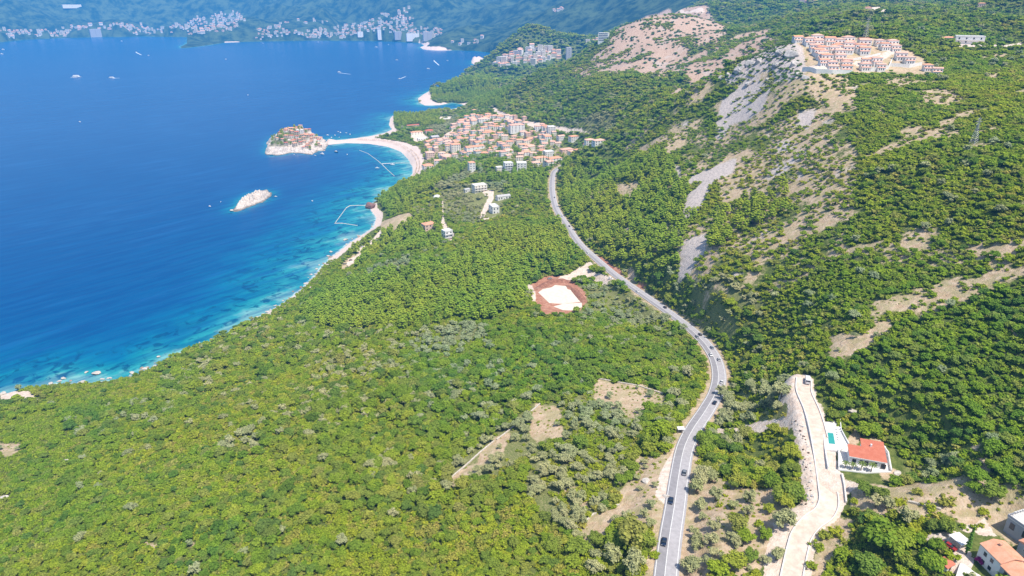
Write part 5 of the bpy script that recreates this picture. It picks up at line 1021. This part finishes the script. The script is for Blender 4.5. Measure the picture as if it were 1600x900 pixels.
while len(IL) < 54 and tries < 6000:
    tries += 1; x, y = q.uniform(*ux), q.uniform(ISLE[:,1].min(), ISLE[:,1].max()); z, s = isle_ground(x, y); t = (x-ux[0])/(ux[1]-ux[0])
    if s > .86 or t < .2 or (t < .5 and q.random() < .7): continue
    w = q.uniform(6, 9.5)
    if any((x-a)**2+(y-b)**2 < ((w+c)*.5)**2 for a, b, c in ih): continue
    ih.append((x, y, w)); IL.append((x, y, z, w))
IL.sort(key=lambda e: e[1]); i = row = 0
while i < len(IL):
    L = sorted(IL[i:i+9], key=lambda e: e[0]); i += 9; row += 1
    for k, (x, y, z, w) in enumerate(L):
        building('island_house', 'old stone island house, %s from left in the %s row from the near cliff' % (ordn(k+1), ordn(row)), 'house', (x, y, z-.5), facing(Vector((x, y, 0)), q.uniform(-.5, .5)), w, w*.8, q.uniform(4.5, 7), q.choice(['hip', 'gable']), q.choice([W_STONE, W_STONE, W_CREAM]), q.choice([T_ORANGE, T_OLD, T_ORANGE, T_RED]), 2, 2, 1, 'old stone houses on the island', door=False, deep=4)
x, y = icx+6, icy+22; z, s = isle_ground(x, y); building('island_house', 'large white flat roofed house at the top of the island', 'house', (x, y, z-.5), 0.1, 14, 10, 8, 'flat', W_WHITE, M_PAVE, 2, 3, 1, 'old stone houses on the island', door=False, deep=5)
tries = 0; n_t = 0
while n_t < 46 and tries < 3000:
    tries += 1; x, y = q.uniform(*ux), q.uniform(ISLE[:,1].min(), ISLE[:,1].max()); z, s = isle_ground(x, y); t = (x-ux[0])/(ux[1]-ux[0])
    if s > .86 or t < .08 or (t > .5 and q.random() < .8) or any((x-a)**2+(y-b)**2 < (c*.6+1)**2 for a, b, c in ih): continue
    n_t += 1; place_tree('pine_tree', 'dark green pine growing between the island houses', 'pine tree', 'pines on the island', PINE_N, (x, y, z, q.uniform(.6, .95)), n_t)
wallline('retaining_wall', 'old stone terrace wall along the front cliff of the island', [Vector((icx+a, icy+b, isle_ground(icx+a, icy+b)[0])) for a, b in ((-24,-30),(-14,-32),(-4,-33),(8,-34))], 3.5, .8, W_STONE)

# ------------------------------------------------------------------ boulders on the shore
def rock_mesh(seed, mat):
    bm = bmesh.new(); bmesh.ops.create_icosphere(bm, subdivisions=4, radius=1); r = np.random.default_rng(seed)
    co = np.array([v.co[:] for v in bm.verts]); o = r.uniform(0, 50)
    n_ = fbm(co[:,0]*1.6+o, co[:,1]*1.6+co[:,2]*1.3, seed, 4); n2 = np.abs(vnoise(co[:,0]*3+o, co[:,2]*3+co[:,1]*2, seed+3)-.5)
    pn = r.normal(size=(13, 3)); pn /= np.linalg.norm(pn, axis=1)[:,None]; pd_ = r.uniform(.55, .95, 13); dt = np.maximum(co@pn.T, 1e-3); cut = np.minimum((pd_[None]/dt).min(1), 1.15)
    for v, a, b, c_ in zip(bm.verts, n_, n2, cut): v.co *= c_*(.82+.3*a+.22*b); v.co.z *= .75
    me = bpy.data.meshes.new('boulder'); bm.to_mesh(me); bm.free(); me.materials.append(mat); return me
M_BLD = paint('shore_boulder', (.58,.53,.47), .95, .25, 1.2); M_BLD2 = paint('dark_red_boulder', (.26,.15,.13), .95, .3, .5)
RM = [rock_mesh(s, M_BLD) for s in range(4)]
for k, (u, v, s, lab) in enumerate([(151,584,3.6,'largest white boulder in shallow water off the lower left shore'),(127,598,2.6,'white boulder at the foot of the lower left slope'),(100,592,2.4,'grey boulder in the shallows left of the largest boulder'),(80,600,2.4,'flat pale boulder near the lower left point'),(93,596,1.8,'small pale boulder beside the grey boulder'),(4,616,3.0,'pale boulder at the left picture edge'),(248,558,2.0,'small boulder standing in clear water'),(173,591,1.6,'tiny white stone off the wooded shore'),(540,375,3.4,'white boulder at the water edge below the dirt track'),(517,394,2.6,'white boulder off the pebble beach'),(362,330,4,'low rock just left of the rocky islet'),(424,242,4,'small rock at the left foot of the island'),(135,582,1.8,'half sunk boulder behind the largest boulder'),(470,455,2.,'pale boulder at the end of the pebble strip'),(410,492,2.2,'pale boulder on the narrow shore'),(430,478,1.8,'second pale boulder on the narrow shore')]):
    x, y = at_z(u, v, 0); o = link('boulder', RM[k % 4], None, (x, y, .25*s), k*1.7, label=lab, category='boulder', group='boulders along the shore'); o.scale = (s*.9, s*.75, s*.5)
q = random.Random(21); SL = np.array(POLY[2:20]); SLf = fine(np.c_[SL, np.zeros(len(SL))], 400); M_RUST = paint('rusty_shore_rock', (.42,.29,.21), .95, .28, .8); RM2 = [rock_mesh(90+s, M_RUST) for s in range(3)]
for k in range(70):
    i = q.randrange(400); s = q.uniform(.7, 2.2); x, y = SLf[i,0]+q.uniform(-5, 2.5), SLf[i,1]+q.uniform(-2, 4); rd = k % 3 == 0
    o = link('boulder', RM2[k % 3] if rd else RM[k % 4], None, (x, y, .25*s), q.uniform(0, 6), label='small rusty rock scattered along the narrow lower shore' if rd else 'small pale rock scattered along the narrow lower shore', category='boulder', group='small rusty rocks along the lower shore' if rd else 'small pale rocks along the lower shore'); o.scale = (s*1.1, s*.85, s*.6)
p = P(580, 324); o = link('rock_outcrop', rock_mesh(44, M_BLD2), None, (p.x, p.y, 3), .4, label='dark red rock outcrop jutting into the sea by the small beach', category='rock'); o.scale = (8, 7.5, 8)
for k, (u, v, s, lab) in enumerate([(6,778,1.8,'white rock in the scrub at the left edge'),(103,720,1.3,'long white rock lying in the green scrub'),(26,886,1.5,'white rock near the lower left corner'),(1332,643,1.3,'white rock in dry grass behind the villa'),(1403,740,1.2,'white rock right of the villa wall'),(1010,752,1.4,'white rock heap on the dry clearing by the lay-by'),(1040,776,1.1,'white stones at the edge of the lay-by')]):
    p = P(u, v); o = link('boulder', RM[k % 4], None, (p.x, p.y, p.z+.2), k, label=lab, category='boulder', group='white rocks on the slopes'); o.scale = (s*1.3, s, s*.7); CLEAR.append((p.x, p.y, s+1.5))
# crag rocks on the spur under the estate
M_CRAG = paint('grey_crag', (.50,.47,.44), .95, .3, .25, stain=(.30,.28,.26)); CR = [rock_mesh(60+s, M_CRAG) for s in range(3)]
for k, (u, v, s, w_) in enumerate([(1243,100,9,'under the left end of the estate wall'),(1236,86,10,'highest, beside the estate'),(1222,80,8,'between the estate and the dark gully'),(1188,95,9,'in the middle of the crest'),(1172,100,8,'left of the middle of the crest'),(1158,108,9,'steepest, on the crest'),(1140,116,7,'towards the lower end of the crest'),(1128,122,6,'lowest on the crest'),(1215,100,6,'in the gully below the crest'),(1248,116,6,'below the estate wall'),(1258,122,5,'farthest right below the estate wall'),(1170,130,5,'at the top of the grey scree'),(1200,124,5,'right of the scree top')]):
    p = P(u, v); o = link('crag', CR[k % 3], None, (p.x, p.y, p.z-s*.25), k*2.1, label='grey limestone crag %s' % w_, category='crag', group='limestone crags on the spur'); o.scale = (s*1.0, s*.75, s*.95)

# ------------------------------------------------------------------ vehicles
def carpaint(name, c, r=.3): return paint(name, c, r, .02, .5, .5)
CARP = {'white': carpaint('white_car_paint', (.80,.80,.80)), 'dark blue': carpaint('dark_blue_car_paint', (.015,.03,.07)), 'black': carpaint('black_car_paint', (.012,.012,.014)), 'silver': carpaint('silver_car_paint', (.50,.52,.54)), 'grey': carpaint('grey_car_paint', (.22,.24,.27)), 'grey blue': carpaint('grey_blue_car_paint', (.16,.22,.30)), 'red': carpaint('red_car_paint', (.35,.03,.03))}
M_LAMP = paint('headlamp', (.85,.85,.8), .2, .02, 1., .5); M_TAIL = paint('tail_lamp', (.45,.02,.02), .3, .02)
def loft(sections, mi=0):
    """closed rings (same length) joined into a skin"""
    n = len(sections[0]); V = [p for s in sections for p in s]; F = []
    for i in range(len(sections)-1):
        for k in range(n): F.append((i*n+k, i*n+(k+1) % n, (i+1)*n+(k+1) % n, (i+1)*n+k))
    F += [tuple(range(n-1, -1, -1)), tuple((len(sections)-1)*n+k for k in range(n))]; return V, F
def car_ring(y, w, z0, z1): 
    b = .12; return [(-w+b, y, z0), (w-b, y, z0), (w, y, z0+b*1.5), (w, y, z1-b*1.2), (w-b*1.3, y, z1), (-w+b*1.3, y, z1), (-w, y, z1-b*1.2), (-w, y, z0+b*1.5)]
CAR_M = {}
def car_meshes(kind='car'):
    if kind in CAR_M: return CAR_M[kind]
    if kind == 'car':
        b = MB().add(*loft([car_ring(y, w, z0, z1) for y, w, z0, z1 in ((-2.15,.72,.38,.70),(-2.0,.84,.28,.84),(-1.1,.88,.24,.92),(.5,.88,.24,.93),(1.5,.87,.25,.95),(2.0,.83,.32,.90),(2.12,.74,.42,.78))]))
        g = MB().add(*loft([car_ring(y, w, .88, z1) for y, w, z1 in ((-1.15,.78,.95),(-.45,.70,1.36),(.9,.69,1.38),(1.75,.76,1.0))])); r = MB().box(-.60, .60, -.42, .92, 1.372, 1.42, taper=.04); L = 1.3
    else:
        b = MB().add(*loft([car_ring(y, w, z0, z1) for y, w, z0, z1 in ((-2.7,.86,.4,1.0),(-2.5,.95,.3,1.25),(-1.9,.98,.28,2.0),(-1.6,1.,.28,2.25),(2.6,1.,.3,2.3),(2.7,.95,.35,2.2))]))
        g = MB().box(-.9, .9, 2.69, 2.74, 1.3, 2.0).box(-.86, .86, -2.35, -2.2, 1.35, 1.75); r = MB().box(-.9, .9, -1.4, 2.5, 2.296, 2.33); L = 1.75
    wh = MB().tube([(-.11,0,0),(.11,0,0)], [.33,.33], 14); rim = MB().tube([(-.125,0,0),(.125,0,0)], [.19,.19], 10)
    CAR_M[kind] = (b, g.mesh('windows', M_GLASS), r, wh.mesh('wheel', M_RUBBER), rim.mesh('rim', M_STEEL), MB().box(-.2, .2, -.05, .05, 0, .14).mesh('headlight', M_LAMP), MB().box(-.17, .17, -.04, .04, 0, .14).mesh('tail_light', M_TAIL), L); return CAR_M[kind]
def car(lab, colour, p, rz, kind='car', group=None, tilt=0.):
    b, g, r, wh, rim, hl, tl, L = car_meshes(kind); key = (kind, colour)
    if key not in CAR_M: CAR_M[key] = (b.mesh('body', CARP[colour], False), r.mesh('roof', CARP[colour]))
    t = thing('van' if kind == 'van' else 'car', lab, 'van' if kind == 'van' else 'car', p, rz, group); t.rotation_euler.x = tilt
    bd = link('body', CAR_M[key][0], t); link('windows', g, t); link('roof', CAR_M[key][1], t); f = 1 if kind == 'car' else 1.18
    for x in (-.80*f, .80*f):
        for y in (-L, L): w_ = link('wheel', wh, t, (x, y, .33)); link('rim', rim, w_)
        link('headlight', hl, t, (x*.7, (-2.10 if kind == 'car' else -2.62), .56 if kind == 'car' else .8)); link('tail_light', tl, t, (x*.78, 2.07 if kind == 'car' else 2.68, .66 if kind == 'car' else .9))
    return t
def on_road(u, v, off, away):
    p = P(u, v); d = (R2[:,0]-p.x)**2+(R2[:,1]-p.y)**2; i = int(np.argmin(d)); i = min(max(i, 1), len(R2)-2); t = R2[i+1]-R2[i-1]; h = math.hypot(t[0], t[1]); tx, ty = t[0]/h, t[1]/h
    q_ = Vector((R2[i,0]+ty*off, R2[i,1]-tx*off, R2[i,2]+.01)); sl_ = math.atan2(t[2], h)
    return q_, (math.atan2(ty, tx)+PI/2 if away else math.atan2(ty, tx)-PI/2), (-sl_ if away else sl_)
# the front of a car is its local -y
for u, v, side, col, lab in [(1054,786,-1,'dark blue','dark blue car coming down the left lane beside the lay-by'),(1044,851,-1,'dark blue','dark blue car nearest on the road at the bottom'),(1123,598,1,'white','white car on the right lane after the big bend'),(1121,563,1,'silver','silver car on the right lane inside the bend'),(1109,557,-1,'white','white car on the left lane inside the bend'),(1111,544,1,'grey blue','grey blue car following before the bend'),(1095,524,1,'black','large black car beside a grey car at the bend entry'),(1089,527,-1,'grey','grey car on the left lane beside the black car'),(1040,482,1,'black','black car alone on the straight above the bend'),(995,456,-1,'white','white car by the turning to the building plot'),(1115,631,1,'dark blue','dark car half in tree shade below the bend'),(1075,742,1,'grey','grey car close under roadside trees on the right lane'),(875,338,1,'white','white car in the shaded part of the far road'),(889,354,1,'black','black car behind the white one on the far road'),(866,309,1,'grey','grey car on the straight leading to the village'),(864,293,-1,'white','white car nearest the village on the far road'),(917,396,-1,'white','white car on the far road before the building plot')]:
    p, rz, ti = on_road(u, v, 1.8*side, side > 0); car(lab, col, p, rz, tilt=ti, group='cars on the main road')
for u, v, col, rz, lab in [(859,436,'grey',1.9,'grey car parked on red earth behind the slabs'),(954,436,'white',1.2,'white car parked on the pale pull-in by the road'),(539,413,'black',2.0,'dark car parked on the shore track, left one'),(548,407,'black',2.1,'dark car parked on the shore track, right one'),(566,386,'white',.6,'white car on the shore track below the bare slope')]:
    p = P(u, v); car(lab, col, (p.x, p.y, p.z+.05), rz); CLEAR.append((p.x, p.y, 3.5))
p = P(1259, 593); car('white van parked at the upper end of the pale lane', 'white', (L2[-2,0]+1.0, L2[-2,1]-1.5, L2[-2,2]+.02), 2.8, 'van')
p = P(1489, 853); car('dark red car under the white garden canopy', 'red', (p.x-1.6, p.y-.6, p.z+.05), .6)

# ------------------------------------------------------------------ pylons
def pylon(u, v, h, lab):
    p = P(u, v); CLEAR.append((p.x, p.y, 5)); t = thing('power_pylon', lab, 'pylon', p, .4); b, w = h*.11, h*.022
    for sx_ in (-1, 1):
        for sy_ in (-1, 1): MB().tube([(sx_*b, sy_*b, -.5), (sx_*w, sy_*w, h*.72), (sx_*w*.5, sy_*w*.5, h)], [.16, .13, .09], 4).link('leg', M_STEEL, t)
    m = MB(); N_ = 8
    for k in range(N_):
        z0, z1 = h*.72*k/N_, h*.72*(k+1)/N_; a0, a1 = b+(w-b)*k/N_, b+(w-b)*(k+1)/N_
        for s in range(4):
            c = [(1,1),(-1,1),(-1,-1),(1,-1)]; A, B = c[s], c[(s+1) % 4]; m.tube([(A[0]*a0, A[1]*a0, z0), (B[0]*a1, B[1]*a1, z1)], .07, 4); m.tube([(B[0]*a0, B[1]*a0, z0), (A[0]*a1, A[1]*a1, z1)], .07, 4)
    m.link('lattice_brace', M_STEEL, t)
    for z, s in ((h*.74, .13), (h*.84, .17), (h*.94, .11)):
        ca = MB().tube([(-h*s, 0, z), (0, 0, z+.5), (h*s, 0, z)], [.1, .16, .1], 4).tube([(-h*s, 0, z), (0, 0, z-.4), (h*s, 0, z)], [.08, .1, .08], 4).link('cross_arm', M_STEEL, t)
        for x in (-h*s, h*s): MB().tube([(x, 0, z-.05), (x, 0, z-1.2)], .1, 5).link('insulator', M_GLASS, ca)
pylon(1521,224,17,'grey lattice pylon in the green scrub of the right hillside'); pylon(1351,64,26,'grey lattice pylon rising behind the hilltop estate'); pylon(1106,24,28,'small lattice pylon on the ridge right of the brown summit')

# ------------------------------------------------------------------ boats, wakes, swimming lines, jetty
M_HULL = paint('white_hull', (.82,.82,.80), .35, .03, 1., .4); M_NAVY = paint('navy_hull', (.03,.04,.07), .35, .05, 1., .4); M_DECKW = paint('boat_deck', (.62,.52,.40), .7, .1, 2.)
def hull_mesh(mat, L=7., B=1.25):
    R = []
    for y, w, zb, zt in ((L*.5,.80,.15,.95),(L*.2,1.,-.15,.95),(-L*.15,.95,-.2,1.05),(-L*.36,.6,-.05,1.2),(-L*.5,.05,.6,1.35)):
        w *= B; R.append([(-w*.35, y, zb-.25), (w*.35, y, zb-.25), (w*.9, y, (zb+zt)*.5), (w, y, zt), (-w, y, zt), (-w*.9, y, (zb+zt)*.5)])
    return MB().add(*loft(R)).mesh('hull', mat)
HULLS = {'white': hull_mesh(M_HULL), 'navy': hull_mesh(M_NAVY)}
CABIN = MB().add(*loft([[(-.8,y,.95),(.8,y,.95),(.7,y,z),(-.7,y,z)] for y, z in ((-1.3,1.15),(-.5,2.05),(1.2,2.1),(1.3,1.2))])).mesh('cabin', M_HULL); SHIELD = MB().box(-.72, .72, -1.0, -.55, 1.35, 1.85).mesh('windscreen', M_GLASS); CKPT = MB().box(-.85, .85, 1.4, 3.2, .955, 1.0).mesh('cockpit', M_DECKW)
def boat(u, v, s, rz, lab, hull='white', mast=False):
    x, y = at_z(u, v, 0); t = thing('boat', lab, 'boat', (x, y, .1), rz, 'boats on the bay'); t.scale = (s, s, s); link('hull', HULLS[hull], t); link('cabin', CABIN, t); link('windscreen', SHIELD, t); link('cockpit', CKPT, t)
    if mast: m_ = MB().tube([(0,.2,1),(0,.2,11)], [.1,.06], 6).link('mast', M_STEEL, t); MB().tube([(0,.2,2.4),(0,3.2,2.4)], .07, 5).link('boom', M_STEEL, m_)
M_FOAM = paint('wake_foam', (.72,.80,.86), .8, .15, .15)
def wake(u0, v0, u1, v1, w0, w1):
    a = np.array(at_z(u0, v0, 0)); b = np.array(at_z(u1, v1, 0)); d = b-a; d /= np.linalg.norm(d); n_ = np.array([d[1], -d[0]]); V = []
    for k in range(9):
        t = k/8; c = a+(b-a)*t; w_ = (w0+(w1-w0)*t)*(1-.6*t)*(.8+.4*random.random())
        for s_ in (-1, -.3, .3, 1): V.append((*(c+n_*w_*s_), .06))
    link('wake', npmesh('wake', np.array(V), grid_faces(9, 4)[:,::-1], M_FOAM), kind='structure')
for a in [(532,208,1.2,.3,'white boat, largest of the anchored group behind the causeway'),(541,208,.8,1.2,'small white boat right of the largest anchored boat'),(547,210.5,1.0,.2,'white boat at the right end of the anchored group'),(523.5,212,1.0,.5,'white boat in the middle of the anchored group'),(518,215.5,1.0,.4,'white boat nearest the causeway sand'),(512,211.5,1.0,1.4,'white boat on the left of the anchored group'),(499.5,214.5,.9,1.3,'white boat close behind the island houses'),(530,215,.7,.1,'tiny white boat just behind the causeway'),(528.5,206,.7,2.0,'tiny boat at the back of the anchored group'),(511,218.5,.6,1.0,'tiny tender beside the island gate'),(542.5,242,.8,.2,'small white boat alone off the causeway'),(589.5,263,1.1,1.5,'white boat outside the swimming line'),(613.5,258,1.2,1.3,'white boat moored at the floating jetty'),(460,242.5,.7,.6,'tiny boat under the front cliff of the island'),(492.5,243.5,.7,1.2,'tiny boat right of the island front cliff'),(488,314.5,.7,.6,'tiny white boat in open water right of the islet'),(328,323,.8,.9,'tiny white boat left of the islet'),(345,316,.5,.3,'tiny float beyond the islet'),(431,307.5,.7,1.4,'tiny white boat at the right tip of the islet'),(125,191,1.2,1.,'lone white boat on the left open sea'),(387.5,149,1.2,.3,'lone white boat in the centre of the open sea'),(213,82,1.8,1.2,'white boat leaving a short trail in the hazy water'),(232,87,1.8,1.3,'white boat right of the trailing boat in hazy water'),(190,64.5,2.4,1.4,'white boat near the far hazy town'),(530,113.5,2.6,1.3,'white speedboat with a wake in the upper bay'),(624,123.5,1.6,2.1,'white speedboat heading to the wooded headland'),(620,94,2.,1.5,'white boat offshore of the far beach'),(669,108,2.2,1.5,'long white boat in front of the far cove'),(699,95,1.5,1.2,'white boat right of the far cove mouth'),(588,74,2.8,1.5,'long white boat close to the far beach'),(607,70,1.8,.7,'small boat at the end of the far beach'),(678.5,95,1.6,.4,'speedboat with a curved wake near the far cove'),(411,68,2,.4,'boat near the small far headland'),(497,66,2.,1.3,'boat moored off the far beach'),(5,78,3,1.4,'white boat at the left edge of the bay'),(3,85,3,1.3,'second white boat at the left edge of the bay'),(353,93,1.8,.9,'tiny boat below the small far headland')]: boat(*a)
boat(525.5, 238, 1.5, .9, 'dark hulled boat off the causeway', 'navy'); boat(504, 241.5, 1.7, .8, 'white sailing boat with a tall mast by the island', 'white', True)
def ferry(u, v, s, rz, lab):
    x, y = at_z(u, v, 0); t = thing('ferry', lab, 'ferry', (x, y, 0), rz); t.scale = (s,)*3; link('hull', hull_mesh(M_HULL, 30, 4), t); MB().box(-3, 3, -8, 12, 1.0, 3.6).box(-2.6, 2.6, -6, 9, 3.603, 5.8).link('deckhouse', M_HULL, t); MB().box(-3.03, 3.03, -7, 11, 2.0, 2.8).link('window_band', M_GLASS, t); MB().tube([(0,4,5.7),(0,4.6,8)], [.9,.7], 8).link('funnel', M_NAVY, t)
ferry(120,120.5,1.35,1.45,'white excursion ferry with two decks on the left open sea'); ferry(175,122,.9,1.5,'smaller excursion boat right of the two deck ferry')
for w_ in [(531,114,548,116,2.5,4),(624,123.5,634,119.5,2.2,3.2),(213,82,221,86,3,5),(678,95,686,102,3,4),(120,121,110,121,4,6),(176,122.2,187,122,3,5)]: wake(*w_)
M_FLOAT = paint('float_line', (.78,.74,.62), .6, .15, .6)
def floats(uv, lab):
    L = fine(np.array([at_z(u, v, 0)+(.12,) for u, v in uv]), (len(uv)-1)*10+1); m = MB(); m.tube([tuple(p) for p in L], .32, 5)
    for p in L: m.box(-.55, .55, -.55, .55, -.3, .5, 0, 0, tuple(p), .15)
    o = m.link('float_line', M_FLOAT); o['label'] = lab; o['category'] = 'buoy line'
floats([(576,321.5),(562,321),(547,321.5),(541,325),(524,348),(523,349),(535,349),(558,352.5)], 'three sided white buoy line off the small pebble beach'); floats([(562,235),(575,240),(590,251),(597,257),(604,264),(616,275)], 'diagonal buoy line across the turquoise bay')
x, y = at_z(597, 256, 0); x2, y2 = at_z(617, 255, 0); t = thing('floating_jetty', 'narrow white floating jetty in the turquoise bay', 'jetty', (x, y, 0), math.atan2(y2-y, x2-x)); LJ = math.hypot(x2-x, y2-y)
MB().box(0, LJ, -1.3, 1.3, .1, .5).link('deck', M_PAVE, t)
for k in range(5): MB().box(LJ*k/5+.5, LJ*k/5+2.5, -1.5, 1.5, -.5, .097).link('float', M_STEEL, t)
floats([(618,255),(628,254.6),(640,255)], 'short buoy line from the jetty to the beach')
# beach parasols and loungers in rows
M_PAR = paint('straw_parasol', (.52,.36,.22), .9, .15); pm = MB(); n8 = 8
pm.add([(1.5*math.cos(2*PI*k/n8), 1.5*math.sin(2*PI*k/n8), 2.0) for k in range(n8)]+[(0,0,2.6)], [(k, (k+1) % n8, n8) for k in range(n8)]); PARM = pm.mesh('canopy', M_PAR); PAROLE = MB().tube([(0,0,-.3),(0,0,2.5)], .06, 5).mesh('pole', M_SHUT)
bp = []
for k in range(58): t_ = k/57; bp.append((t_, 0)); bp.append((t_, 1))
curve = spline([P(u, v)[:2]+(0,) for u, v in [(560,219),(590,220),(612,224),(632,233),(645,243),(651,256),(650,268),(645,277)]], 10)
for k, (t_, r_) in enumerate(bp):
    q_ = curve[int(t_*(len(curve)-1))]; x, y = q_[0]+(r_*5)+random.uniform(-.5,.5), q_[1]+(r_*4)+random.uniform(-1,1); z = float(ground(x, y))
    t = thing('beach_parasol', 'straw coloured beach parasol in the long double row on the crescent beach', 'parasol', (x, y, z), 0, 'parasols on the crescent beach'); link('canopy', PARM, t); link('pole', PAROLE, t)
# rubble along the lane
m = MB(); q = random.Random(3)
for k in range(260):
    u, v = q.uniform(1236,1276), q.uniform(655,790); p = P(u, v)
    if not in_any(Z_PALE, np.array([p.x]), np.array([p.y]))[0] or dist_line(LANE_XY, np.array([p.x]), np.array([p.y]))[0] < 4.2: continue
    s = q.uniform(.12,.5); m.box(-s, s*q.uniform(.5,1.6), -s*.7, s*.7, -.1, s*q.uniform(.3,1), q.choice([0,0,0,1,2]), q.uniform(0,3), tuple(p), s*.15)
o = m.link('rubble', [M_BLD, M_SHUT, W_GREY]); o['kind'] = 'stuff'
scatter(); grow()
# ------------------------------------------------------------------ haze, sky, sun, camera
def haze():
    m, nt = new_mat('haze'); n = N(nt)
    ab = n('ShaderNodeVolumeAbsorption', {'Color': HAZE_T+(1,), 'Density': HAZE_D})
    em = n('ShaderNodeEmission', {'Color': HAZE_C+(1,), 'Strength': HAZE_E})  # glow stands in for sunlight scattered by the haze
    ad = n('ShaderNodeAddShader', {0: ab.outputs[0], 1: em.outputs[0]})
    nt.links.new(ad.outputs[0], n('ShaderNodeOutputMaterial').inputs['Volume'])
    bm = bmesh.new(); bmesh.ops.create_cube(bm, size=1)
    for v in bm.verts: v.co = Vector((v.co.x*70000, v.co.y*70000+20000, v.co.z*900+60))
    me = bpy.data.meshes.new('haze'); bm.to_mesh(me); bm.free(); me.materials.append(m)
    link('haze', me, kind='stuff')
HAZE_D = 1/15000.; HAZE_T = (.35,.15,.02); HAZE_C = (.06,.36,.95); HAZE_E = 1.45*HAZE_D
haze()
SUN_EL, SUN_AZ = math.radians(64), math.radians(138)     # azimuth clockwise from +Y
w = bpy.data.worlds.new('World'); sc.world = w; w.use_nodes = True; nt = w.node_tree; nt.nodes.clear(); n = N(nt)
sky = n('ShaderNodeTexSky', sky_type='NISHITA', sun_disc=False, sun_elevation=SUN_EL, sun_rotation=SUN_AZ, air_density=1.0, dust_density=1.0)
bg = n('ShaderNodeBackground', {'Color': sky.outputs[0], 'Strength': .15}); nt.links.new(bg.outputs[0], n('ShaderNodeOutputWorld').inputs[0])
sun = bpy.data.lights.new('sun', 'SUN'); sun.energy = 5.0; sun.angle = math.radians(.5); sun.color = (1,.94,.84)
so = bpy.data.objects.new('sun', sun); C.objects.link(so)
sdir = Vector((math.sin(SUN_AZ)*math.cos(SUN_EL), math.cos(SUN_AZ)*math.cos(SUN_EL), math.sin(SUN_EL)))
so.rotation_euler = (-sdir).to_track_quat('-Z', 'Y').to_euler(); so.location = (300, 100, 600)
cam = bpy.data.cameras.new('camera'); co = bpy.data.objects.new('camera', cam); C.objects.link(co); sc.camera = co
cam.sensor_width = 36; cam.lens = FPX/1600*36; cam.clip_start = 1; cam.clip_end = 120000
co.location = (0, 0, H); co.rotation_euler = (PI/2-PITCH, 0, 0)
sc.view_settings.view_transform = 'Standard'; sc.view_settings.look = 'None'; sc.view_settings.exposure = 0; sc.view_settings.gamma = 1
cy = sc.cycles; cy.max_bounces = 5; cy.diffuse_bounces = 3; cy.glossy_bounces = 2; cy.transmission_bounces = 3; cy.transparent_max_bounces = 6; cy.volume_bounces = 0; cy.sample_clamp_indirect = 6
